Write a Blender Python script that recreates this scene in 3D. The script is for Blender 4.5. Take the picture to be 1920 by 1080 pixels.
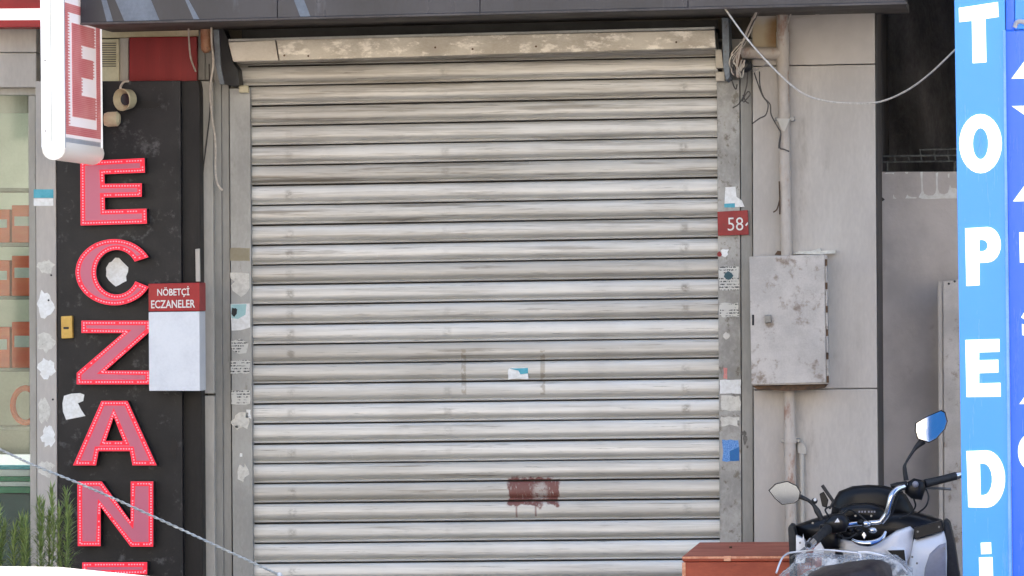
import bpy, bmesh, math, random
from mathutils import Vector, Matrix
random.seed(7)
R = math.radians
sc = bpy.context.scene
C = sc.collection
for o in list(bpy.data.objects): bpy.data.objects.remove(o)

# ------------------------------------------------------------------ camera
FPX = 9000.0; CAM_D = 27.0; CAM_H = 2.10
YAW = math.atan(940 / FPX); ROLL = 0.0095
CAM = Vector((CAM_D * math.tan(YAW), -CAM_D, CAM_H))
fwd = Vector((-math.sin(YAW), math.cos(YAW), 0)); rgt0 = Vector((math.cos(YAW), math.sin(YAW), 0)); up0 = Vector((0, 0, 1))
rgt = rgt0 * math.cos(ROLL) - up0 * math.sin(ROLL)
up = up0 * math.cos(ROLL) + rgt0 * math.sin(ROLL)
cd = bpy.data.cameras.new('camera'); co = bpy.data.objects.new('camera', cd); C.objects.link(co)
co.matrix_world = Matrix(((rgt.x, up.x, -fwd.x, CAM.x), (rgt.y, up.y, -fwd.y, CAM.y), (rgt.z, up.z, -fwd.z, CAM.z), (0, 0, 0, 1)))
cd.sensor_width = 36; cd.lens = FPX / 1920 * 36; cd.clip_start = 0.5; cd.clip_end = 500
sc.camera = co

def W(px, py, y=0.0):
    """point of the place seen at photo pixel (px,py) on the vertical plane Y=y"""
    d = fwd * FPX + rgt * (px - 960) - up * (py - 540)
    t = (y - CAM.y) / d.y
    return CAM + d * t

# ------------------------------------------------------------------ light
SUN_EL, SUN_AZ = 52, 20      # the sun stands behind the building: its front is in open shade
wd = bpy.data.worlds.new('World'); sc.world = wd; wd.use_nodes = True
wt = wd.node_tree; wt.nodes.clear()
sky = wt.nodes.new('ShaderNodeTexSky'); sky.sky_type = 'NISHITA'; sky.sun_disc = False
sky.sun_elevation = R(SUN_EL); sky.sun_rotation = R(SUN_AZ); sky.dust_density = 2.5
bg = wt.nodes.new('ShaderNodeBackground'); bg.inputs[1].default_value = 0.10
ow = wt.nodes.new('ShaderNodeOutputWorld')
wt.links.new(sky.outputs[0], bg.inputs[0]); wt.links.new(bg.outputs[0], ow.inputs[0])
sl = bpy.data.lights.new('sun', 'SUN'); sl.energy = 5.0; sl.angle = R(0.5); sl.color = (1, .95, .86)
so = bpy.data.objects.new('sun', sl); C.objects.link(so)
sd = Vector((math.sin(R(SUN_AZ)) * math.cos(R(SUN_EL)), math.cos(R(SUN_AZ)) * math.cos(R(SUN_EL)), math.sin(R(SUN_EL))))
so.rotation_euler = sd.to_track_quat('Z', 'Y').to_euler()
sc.view_settings.view_transform = 'Standard'; sc.view_settings.look = 'None'
sc.view_settings.gamma = 1; sc.view_settings.exposure = 2.4

# ------------------------------------------------------------------ materials
def lin(r, g, b, k=1.0):
    f = lambda c: ((c / 255 + .055) / 1.055) ** 2.4 if c > 10 else c / 255 / 12.92
    return (f(r) * k, f(g) * k, f(b) * k)

class NT:
    def __init__(s, name):
        s.m = bpy.data.materials.new(name); s.m.use_nodes = True; s.t = s.m.node_tree
        s.p = s.t.nodes['Principled BSDF']; s.geo = s.t.nodes.new('ShaderNodeNewGeometry'); s._tc = None
    def n(s, k): return s.t.nodes.new(k)
    def put(s, sock, v):
        if hasattr(v, 'is_linked') or isinstance(v, bpy.types.NodeSocket): s.t.links.new(v, sock)
        elif isinstance(v, tuple) and len(v) == 3 and sock.type == 'RGBA': sock.default_value = (*v, 1)
        else: sock.default_value = v
    @property
    def pos(s): return s.geo.outputs['Position']
    @property
    def loc(s):
        if not s._tc: s._tc = s.n('ShaderNodeTexCoord')
        return s._tc.outputs['Object']
    def math(s, op, a, b=0.0, c=None):
        x = s.n('ShaderNodeMath'); x.operation = op; s.put(x.inputs[0], a); s.put(x.inputs[1], b)
        if c is not None: s.put(x.inputs[2], c)
        return x.outputs[0]
    def vmul(s, v, k):
        x = s.n('ShaderNodeVectorMath'); x.operation = 'MULTIPLY'; s.put(x.inputs[0], v); x.inputs[1].default_value = k; return x.outputs[0]
    def vadd(s, v, k):
        x = s.n('ShaderNodeVectorMath'); x.operation = 'ADD'; s.put(x.inputs[0], v); s.put(x.inputs[1], k); return x.outputs[0]
    def noise(s, v=None, scale=5, detail=4, rough=.6, stretch=None, out='Fac'):
        x = s.n('ShaderNodeTexNoise'); x.inputs['Scale'].default_value = scale; x.inputs['Detail'].default_value = detail
        x.inputs['Roughness'].default_value = rough
        v = v or s.pos
        if stretch: v = s.vmul(v, stretch)
        s.put(x.inputs['Vector'], v); return x.outputs[out]
    def step(s, v, a, b):
        x = s.n('ShaderNodeMapRange'); x.interpolation_type = 'SMOOTHSTEP'; s.put(x.inputs[0], v)
        x.inputs[1].default_value = a; x.inputs[2].default_value = b; return x.outputs[0]
    def mix(s, f, a, b):
        x = s.n('ShaderNodeMix'); x.data_type = 'RGBA'; s.put(x.inputs[0], f); s.put(x.inputs[6], a); s.put(x.inputs[7], b); return x.outputs[2]
    def xyz(s, v):
        x = s.n('ShaderNodeSeparateXYZ'); s.put(x.inputs[0], v); return x.outputs
    def rect(s, v, x0, x1, z0, z1, soft=.01):
        o = s.xyz(v)
        a = s.math('MULTIPLY', s.step(o[0], x0 - soft, x0 + soft), s.step(o[0], x1 + soft, x1 - soft))
        b = s.math('MULTIPLY', s.step(o[2], z0 - soft, z0 + soft), s.step(o[2], z1 + soft, z1 - soft))
        return s.math('MULTIPLY', a, b)
    def wobble(s, amt, scale):
        nv = s.noise(None, scale, 3, .6, None, 'Color')
        x = s.n('ShaderNodeVectorMath'); x.operation = 'MULTIPLY_ADD'; s.put(x.inputs[0], nv)
        x.inputs[1].default_value = (amt, amt, amt); x.inputs[2].default_value = (-amt / 2,) * 3
        return s.vadd(s.pos, x.outputs[0])
    def bump(s, h, strength=.3, dist=.005):
        x = s.n('ShaderNodeBump'); x.inputs['Strength'].default_value = strength; x.inputs['Distance'].default_value = dist
        s.put(x.inputs['Height'], h); s.t.links.new(x.outputs[0], s.p.inputs['Normal'])
    def fin(s, col, rough=.6, metal=0.0):
        s.put(s.p.inputs['Base Color'], col); s.put(s.p.inputs['Roughness'], rough); s.put(s.p.inputs['Metallic'], metal); return s.m

def worn(name, a, b, rough=.6, metal=0.0, scale=4, stretch=None, bump=.15, dirt=None, dirt_t=(.58, .72), fine=60, coat=0):
    """two close tones in large and fine patches, optional dirt spots"""
    k = NT(name)
    n1 = k.noise(None, scale, 5, .62, stretch); n2 = k.noise(None, fine, 3, .6, stretch)
    f = k.step(k.math('ADD', k.math('MULTIPLY', n1, .75), k.math('MULTIPLY', n2, .25)), .36, .64)
    c = k.mix(f, a, b)
    if dirt: c = k.mix(k.math('MULTIPLY', k.step(k.noise(None, scale * 2.3, 6, .7, stretch), *dirt_t), .85), c, dirt)
    k.bump(n2, bump, .004)
    if coat: k.p.inputs['Coat Weight'].default_value = coat
    if 'bike' in name or 'screen' in name or 'seat' in name or 'black_board' in name: k.p.inputs['Specular IOR Level'].default_value = .3
    return k.fin(c, k.math('MULTIPLY_ADD', n1, .25, rough - .12), metal)

def glow(name, col, strength, base=None, rough=.5):
    k = NT(name); k.fin(base or col, rough)
    n = k.noise(None, 14, 3); c = k.mix(n, col, tuple(x * .8 for x in col))
    k.put(k.p.inputs['Emission Color'], c); k.p.inputs['Emission Strength'].default_value = strength
    if name != 'interior_fill': k.m.cycles.emission_sampling = 'NONE'
    return k.m

def sign_face(name, col, strength, base):
    """acrylic whose glow stands in for sunlight; rain streaks, dust and painted glints"""
    k = NT(name)
    n1 = k.noise(None, 2.2, 3, .5); d = k.step(k.noise(None, 1, 5, .7, (26, 1, 2.2)), .58, .74); sp = k.step(k.noise(None, 60, 3, .6), .7, .76)
    c = k.mix(k.math('MULTIPLY', k.step(n1, .3, .7), .3), col, tuple(x * .72 for x in col))
    c = k.mix(k.math('MULTIPLY', d, .22), c, tuple(x * .6 + .06 for x in col)); c = k.mix(k.math('MULTIPLY', sp, .35), c, (.6, .66, .7))
    k.fin(k.mix(k.math('MULTIPLY', d, .3), base, (.35, .38, .4)), k.math('MULTIPLY_ADD', d, .3, .25))
    k.put(k.p.inputs['Emission Color'], c); k.p.inputs['Emission Strength'].default_value = strength
    k.m.cycles.emission_sampling = 'NONE'
    return k.m

M = {}
M['stone'] = worn('pale_cladding', lin(200, 192, 181), lin(182, 174, 164), .7, 0, 2.2, (1, 1, .3), .1, lin(150, 140, 126), (.55, .8))
M['jamb'] = worn('grey_steel_jamb', lin(150, 148, 142), lin(130, 128, 122), .5, .2, 3, (1, 1, .25), .1, lin(96, 92, 86), (.62, .8))
M['guide'] = worn('painted_steel_guide', lin(160, 160, 156), lin(142, 141, 136), .45, .25, 4, (1, 1, .5), .1, lin(112, 106, 96), (.6, .78))
M['guide_peel'] = worn('peeling_steel_guide', lin(168, 165, 158), lin(140, 137, 130), .5, .15, 9, (1, 1, .8), .2, lin(108, 100, 86), (.55, .66))
M['strip'] = worn('beige_stone_strip', lin(196, 190, 178), lin(176, 170, 158), .7, 0, 4, (1, 1, .3), .1, lin(120, 112, 100), (.64, .8))
M['black'] = worn('scuffed_black_board', lin(30, 30, 33), lin(22, 22, 25), .42, 0, 5, None, .1, lin(92, 91, 92), (.56, .74), 80)
M['black_side'] = worn('dull_black_board', lin(34, 31, 30), lin(24, 22, 21), .5, 0, 3, (1, 1, .3), .1, lin(60, 57, 54), (.62, .8))
M['dark'] = worn('dark_plastic', lin(30, 30, 33), lin(22, 22, 24), .5, 0, 12)
M['navy'] = worn('dark_fascia_panel', lin(38, 43, 58), lin(28, 31, 42), .3, 0, 2, (1, 1, .3), .03, lin(88, 92, 104), (.6, .8))
M['navy_reflection'] = worn('fascia_reflection', lin(104, 118, 134), lin(84, 98, 114), .3, 0, 5)  # pale slanting reflections painted onto the glossy fascia
M['soffit'] = worn('brown_soffit', lin(112, 104, 94), lin(88, 80, 70), .8, 0, 4, None, .1)
M['housing'] = worn('stained_shutter_box', lin(192, 185, 173), lin(172, 164, 151), .42, .3, 3, (1, 1, 2), .1)
M['housing_flaky'] = worn('flaking_shutter_box', lin(188, 181, 168), lin(166, 157, 143), .42, .3, 3, (1, 1, 2), .1, lin(226, 219, 206), (.5, .62))
M['lintel'] = worn('dark_brown_lintel', lin(92, 84, 72), lin(72, 65, 55), .8, 0, 4)  # dark brown, darker than the wall around it
M['tar'] = worn('grey_smear', lin(112, 108, 100), lin(90, 86, 80), .8, 0, 30)
M['darkened'] = worn('darkened_grey_brown', lin(104, 97, 92), lin(84, 78, 74), .9, 0, 5, (1, 1, .4), .3)  # shade of the pillar's side put into the colour; drip edge shares it
M['hook'] = worn('darkened_hook_steel', lin(78, 70, 62), lin(56, 50, 44), .7, .2, 20)
M['steel'] = worn('dull_steel', lin(140, 140, 138), lin(110, 110, 108), .4, .6, 10)
M['bracket'] = worn('blue_grey_bracket', lin(122, 130, 136), lin(96, 102, 108), .5, .3, 8, None, .2, lin(76, 66, 56))
M['rust'] = worn('rusty_dirt', lin(104, 78, 56), lin(70, 56, 44), .9, 0, 20, None, .4)
M['white'] = worn('white_plastic', lin(226, 228, 230), lin(212, 214, 216), .4, 0, 4)
M['paper'] = worn('torn_white_paper', lin(244, 243, 238), lin(230, 228, 220), .8, 0, 30, None, .2, lin(186, 182, 174), (.66, .76))
M['paper_aged'] = worn('aged_paper', lin(220, 216, 204), lin(200, 195, 182), .8, 0, 40, None, .2, lin(140, 134, 122), (.6, .7))
M['printed'] = None
M['teal'] = worn('teal_print', lin(60, 160, 178), lin(90, 180, 196), .5, 0, 20)
M['blueprint'] = worn('blue_print', lin(44, 110, 186), lin(120, 170, 220), .5, 0, 120, (1, 1, 2), .05)
M['red'] = worn('red_panel', lin(150, 8, 10), lin(132, 6, 8), .5, 0, 2, (4, 1, .3), .05, lin(186, 80, 76), (.66, .8))
M['redsign'] = worn('red_enamel', lin(172, 10, 18), lin(156, 8, 14), .45, 0, 6, None, .05, lin(124, 10, 12), (.6, .75))
M['number_red'] = worn('red_number_plate', lin(152, 10, 14), lin(138, 8, 12), .45, 0, 14, None, .05, lin(112, 40, 30), (.58, .7))
M['white_ink'] = worn('white_lettering', lin(236, 232, 226), lin(222, 218, 210), .5, 0, 40)
M['cream'] = worn('cream_plastic', lin(214, 204, 172), lin(196, 186, 150), .5, 0, 8, None, .05, lin(150, 140, 112), (.62, .8))
M['yellow'] = worn('yellow_plastic', lin(222, 178, 84), lin(206, 160, 70), .45, 0, 20)
M['pipe'] = worn('painted_pipe', lin(196, 186, 174), lin(178, 166, 152), .55, 0, 5, (1, 1, .4), .1, lin(150, 104, 80), (.52, .7))
M['pvc'] = worn('orange_pvc_pipe', lin(176, 116, 80), lin(196, 150, 116), .5, 0, 10, None, .05, lin(90, 60, 44))
M['cable_white'] = worn('pale_cable', lin(214, 204, 190), lin(190, 180, 164), .6, 0, 30)
M['cable_dark'] = worn('dark_cable', lin(84, 78, 72), lin(60, 56, 52), .6, 0, 30)
M['wire'] = worn('galvanised_wire', lin(196, 200, 200), lin(160, 164, 164), .45, .3, 60)
M['cabinet'] = worn('galvanised_cabinet', lin(192, 187, 181), lin(170, 165, 159), .5, .2, 5, None, .12, lin(120, 104, 88), (.53, .7), 110)
M['render'] = None
M['crate'] = worn('red_brown_chest', lin(186, 84, 52), lin(162, 68, 42), .5, 0, 5, (.6, 1, 2), .1, lin(108, 52, 40), (.6, .78))
M['crate_edge'] = worn('worn_orange_edge', lin(240, 176, 138), lin(214, 136, 100), .5, 0, 30, None, .1)
M['pave'] = worn('paving', lin(108, 105, 101), lin(88, 85, 82), .85, 0, 3, None, .3)
M['asphalt'] = worn('asphalt', lin(84, 83, 82), lin(68, 67, 66), .9, 0, 20, None, .3)
M['opp'] = worn('bounce_plaster', (.64, .58, .50), (.55, .49, .42), .85, 0, 1)
M['upper'] = worn('shading_plaster', (.5, .48, .45), (.42, .4, .37), .85, 0, 1)
M['dkglass'] = worn('dark_window_glass', (.03, .035, .04), (.02, .025, .03), .1, 0, 3)
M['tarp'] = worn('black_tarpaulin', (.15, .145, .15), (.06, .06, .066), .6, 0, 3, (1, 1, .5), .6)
M['rail'] = worn('grey_rail', lin(120, 122, 118), lin(88, 90, 88), .5, .4, 30)
M['chrome'] = worn('chrome', (.72, .72, .74), (.66, .66, .68), .14, 1.0, 8, None, 0)
M['bike_black'] = worn('black_bike_plastic', (.008, .008, .01), (.005, .005, .006), .34, 0, 14, None, 0)
M['bike_matt'] = worn('matt_black_rubber', (.02, .02, .021), (.012, .012, .013), .6, 0, 40, None, .2)
M['bike_white'] = worn('white_bike_paint', (.82, .82, .83), (.78, .78, .8), .25, 0, 2, None, .02, None, (.6, .7), 60, .4)
M['bike_grey'] = worn('grey_bike_panel', lin(150, 148, 156), lin(136, 134, 142), .35, 0, 3)
M['seat'] = worn('brown_black_seat', (.035, .028, .03), (.02, .016, .018), .4, 0, 20)
M['visor'] = worn('smoked_screen', (.006, .006, .007), (.003, .003, .004), .38, 0, 3, None, 0)
M['leaf'] = worn('needle_leaf', (.30, .38, .13), (.16, .24, .07), .5, 0, 12, None, 0)
M['stem'] = worn('green_stem', (.2, .26, .1), (.15, .18, .07), .6, 0, 20)
M['orange'] = worn('orange_box', lin(206, 74, 26), lin(212, 100, 52), .5, 0, 5, (.5, 1, 3), 0)
M['inside'] = worn('pharmacy_wall', lin(196, 202, 194), lin(176, 182, 174), .7, 0, 2)
M['shelf'] = worn('shelf_board', lin(150, 152, 140), lin(120, 122, 112), .5, 0, 5)
M['dark_teal'] = worn('dark_teal_reflection', lin(16, 62, 66), lin(24, 76, 78), .4, 0, 4)
M['green'] = worn('green_reflection', lin(30, 120, 84), lin(44, 140, 100), .4, 0, 6)
M['car_white'] = worn('white_car_paint', (.8, .8, .8), (.77, .77, .77), .2, 0, 3, None, 0, None, (.6, .7), 60, .5)
M['tyre'] = worn('tyre_rubber', (.02, .02, .02), (.014, .014, .014), .8, 0, 40)
M['led_face'] = glow('pink_letter_face', lin(182, 90, 112), .06, lin(174, 88, 110), .35)
M['led_band'] = glow('red_led_band', lin(240, 24, 52), .17, lin(200, 24, 46))
M['led_dot'] = glow('lit_led', (1, .22, .28), .24)
M['white_glow'] = glow('glowing_white', (1, .99, 1), .16, (.85, .85, .85))  # sunlight on the sign end put in as glow; other white parts share it
M['light_warm'] = glow('lit_cream_underside', (1, .88, .74), .05, (.85, .82, .76))
M['led_panel'] = None
M['led_field'] = glow('pale_led_field', lin(240, 226, 226), .11, lin(232, 226, 226))
M['sky_blue'] = sign_face('sun_glow_light_blue', lin(66, 152, 244), .105, lin(56, 140, 226))  # glow stands in for sunlight on both blue signs
M['deep_blue'] = sign_face('sun_glow_deep_blue', lin(42, 112, 236), .105, lin(36, 98, 210))
M['sign_white'] = glow('sun_glow_letters', (1, 1, 1), .26, (.85, .85, .85))  # white letters glow in place of sunlight
M['room_fill'] = glow('interior_fill', (1, .97, .88), 3.2, (.8, .8, .8))  # unseen glowing panel, added to brighten the pharmacy interior

k = NT('architectural_glass')
tr = k.n('ShaderNodeBsdfTransparent'); tr.inputs[0].default_value = (.9, .94, .91, 1)
gl = k.n('ShaderNodeBsdfGlossy'); gl.inputs['Roughness'].default_value = .03
fr = k.n('ShaderNodeFresnel'); k.put(fr.inputs['Normal'], k.geo.outputs['Normal'])
mx = k.n('ShaderNodeMixShader'); k.t.links.new(k.math('MULTIPLY_ADD', fr.outputs[0], .9, .0), mx.inputs[0])
k.t.links.new(tr.outputs[0], mx.inputs[1]); k.t.links.new(gl.outputs[0], mx.inputs[2])
k.t.links.new(mx.outputs[0], k.t.nodes['Material Output'].inputs[0]); M['glass'] = k.m

k = NT('mirror_glass'); k.fin((.7, .71, .72), .05, 1.0); M['mirror'] = k.m

k = NT('clear_plastic_wrap')
tr = k.n('ShaderNodeBsdfTransparent'); n = k.noise(None, 20, 3, .6)
k.fin((.86, .86, .84), .2); k.bump(k.noise(None, 30, 3, .6), .8, .02)
mx = k.n('ShaderNodeMixShader'); k.t.links.new(k.math('MULTIPLY_ADD', k.step(n, .36, .74), .6, .14), mx.inputs[0])
k.t.links.new(tr.outputs[0], mx.inputs[1]); k.t.links.new(k.p.outputs[0], mx.inputs[2])
k.t.links.new(mx.outputs[0], k.t.nodes['Material Output'].inputs[0]); M['wrap'] = k.m

k = NT('printed_sticker')      # lines of small illegible print
o = k.xyz(k.pos)
ln = k.math('GREATER_THAN', k.math('FRACT', k.math('MULTIPLY', o[2], 62)), .5)
wrd = k.step(k.noise(None, 150, 2, .5, (1, 1, .4)), .46, .5)
big = k.step(k.noise(None, 16, 2, .5), .42, .52)
f = k.math('MULTIPLY', k.math('MULTIPLY', ln, wrd), big)
M['printed'] = k.fin(k.mix(f, lin(214, 211, 200), lin(70, 68, 66)), .7)

k = NT('grey_render')          # alley wall, white paint runs below its top edge
n1 = k.noise(None, 2.2, 5, .6); c = k.mix(k.step(n1, .35, .65), lin(214, 206, 199), lin(190, 183, 177))
c = k.mix(k.math('MULTIPLY', k.step(k.noise(None, 5, 4, .6, (1, 1, .6)), .6, .72), .5), c, lin(142, 128, 118))
k.bump(k.noise(None, 40, 5, .65), .25, .01); M['render'] = k.fin(c, .85)

k = NT('led_matrix_red')       # fine rows of dimly glowing red lamps
o = k.xyz(k.pos)
f = k.math('GREATER_THAN', k.math('FRACT', k.math('MULTIPLY', o[2], 95)), .45)
f2 = k.step(k.noise(None, 5, 2, .5, (1, 1, 2)), .3, .7)
c = k.mix(k.math('MULTIPLY', f, .5), k.mix(f2, lin(184, 84, 90), lin(196, 112, 112)), lin(206, 150, 146))
k.put(k.p.inputs['Emission Color'], c); k.p.inputs['Emission Strength'].default_value = .10
k.m.cycles.emission_sampling = 'NONE'
M['led_panel'] = k.fin(c, .5)

k = NT('stained_cladding')     # top panel by the pipe: yellow-brown water stain
c = k.mix(k.step(k.noise(None, 1.6, 5, .62), .36, .64), lin(196, 188, 178), lin(178, 170, 160))
a = W(1412, 92, -.1); b = W(1466, 30, -.1)
st = k.rect(k.wobble(.09, 11), a.x - .1, b.x + .02, a.z, b.z - .02, .03)
c = k.mix(k.math('MULTIPLY', st, .5), c, lin(196, 170, 110))
st2 = k.rect(k.wobble(.08, 9), W(1440, 90, -.1).x, b.x + .03, a.z + .005, W(0, 62, -.1).z + .02, .035)
c = k.mix(k.math('MULTIPLY', st2, .8), c, lin(140, 98, 44))
M['stone_stain'] = k.fin(c, .7)

# shutter slats: galvanised steel, horizontal streaks, handling marks, red-brown paint blot
k = NT('shutter_steel')
oi = k.n('ShaderNodeObjectInfo'); rnd = oi.outputs['Random']
n1 = k.noise(None, 1.0, 5, .65, (.5, 1, 24)); n2 = k.noise(None, 1.0, 4, .6, (5, 1, 160)); n3 = k.noise(None, 1.3, 4, .6)
f = k.step(k.math('ADD', k.math('MULTIPLY', n1, .6), k.math('ADD', k.math('MULTIPLY', n2, .25), k.math('MULTIPLY', rnd, .14))), .36, .66)
c = k.mix(f, lin(219, 216, 208), lin(190, 185, 174))
c = k.mix(k.math('MULTIPLY', k.step(n3, .45, .7), .3), c, lin(164, 157, 146))
l = k.xyz(k.loc); wv = k.noise(None, 24, 4, .7, (1, 1, 1.6))
hgt = k.step(k.xyz(k.pos)[2], 1.4, 3.3)
streak = k.step(k.math('MULTIPLY_ADD', hgt, .09, k.noise(None, 1, 5, .7, (1.1, 1, 38))), .56, .70)   # long smears of road grime
c = k.mix(k.math('MULTIPLY', streak, k.math('MULTIPLY_ADD', rnd, .45, .22)), c, lin(116, 105, 88))
c = k.mix(k.math('MULTIPLY', k.step(k.noise(None, 1, 6, .75, (2.6, 1, 150)), .6, .66), .85), c, lin(70, 62, 52))
c = k.mix(k.math('MULTIPLY', k.step(k.noise(None, 1, 4, .7, (40, 1, 9)), .66, .72), .35), c, lin(226, 223, 216))
tone = k.math('FRACT', k.math('MULTIPLY', rnd, 5.7))
c = k.mix(k.math('MULTIPLY', k.step(tone, .8, .95), .35), c, lin(140, 130, 114))
for px, st in ((545, .6), (838, .35), (1285, .75)):       # columns of rubbed marks
    xc = W(px, 560, 0).x
    dx = k.math('ABSOLUTE', k.math('SUBTRACT', k.xyz(k.pos)[0], xc))
    dz = k.math('ABSOLUTE', k.math('ADD', l[2], .05))
    mk = k.math('MULTIPLY', k.step(dx, .034, .008), k.step(dz, .036, .008))
    mk = k.math('MULTIPLY', mk, k.math('MULTIPLY', k.step(wv, .36, .6), k.math('MULTIPLY', k.step(k.math('FRACT', k.math('MULTIPLY', rnd, 7.3 + px * .01)), .1, .9), st)))
    c = k.mix(mk, c, lin(112, 104, 92))
sm = k.math('MULTIPLY', k.step(k.noise(None, 1, 5, .7, (1.6, 1, 30)), .6, .68), .45)
c = k.mix(sm, c, lin(118, 108, 94))
for px in (870, 1018):                                     # old tape residue
    a = W(px - 4, 740, 0); b = W(px + 4, 655, 0)
    tp = k.math('MULTIPLY', k.rect(k.pos, a.x, b.x, a.z, b.z, .004), k.step(k.noise(None, 36, 3, .6), .42, .52))
    c = k.mix(k.math('MULTIPLY', tp, .5), c, lin(138, 122, 96))
a = W(952, 947, 0); b = W(1047, 897, 0)
pt = k.rect(k.wobble(.11, 13), a.x, b.x, a.z, b.z, .007)
a2 = W(1002, 938, 0); b2 = W(1026, 905, 0)
hole = k.math('MULTIPLY', k.rect(k.wobble(.06, 30), a2.x, b2.x, a2.z, b2.z, .02), k.step(k.noise(None, 40, 4, .7), .38, .5))
pt = k.math('MULTIPLY', pt, k.math('SUBTRACT', 1.0, k.math('MULTIPLY', hole, .65)))
pt = k.math('MULTIPLY', pt, k.math('MULTIPLY', k.step(k.noise(None, 1, 4, .65, (90, 1, 24)), .3, .44), .93))
for px, y1 in ((969, 970), (1005, 968)):
    d0 = W(px - 1.6, y1, 0); d1 = W(px + 1.6, 940, 0)
    pt = k.math('MAXIMUM', pt, k.math('MULTIPLY', k.rect(k.pos, d0.x, d1.x, d0.z, d1.z, .002), .6))
c = k.mix(pt, c, k.mix(k.noise(None, 22, 4, .6), lin(128, 58, 44), lin(100, 56, 48)))
k.bump(n2, .12, .002)
metal = k.math('MULTIPLY', k.math('SUBTRACT', 1.0, pt), .38)
M['slat'] = k.fin(c, k.math('MULTIPLY_ADD', n1, .25, .38), metal)

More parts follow.
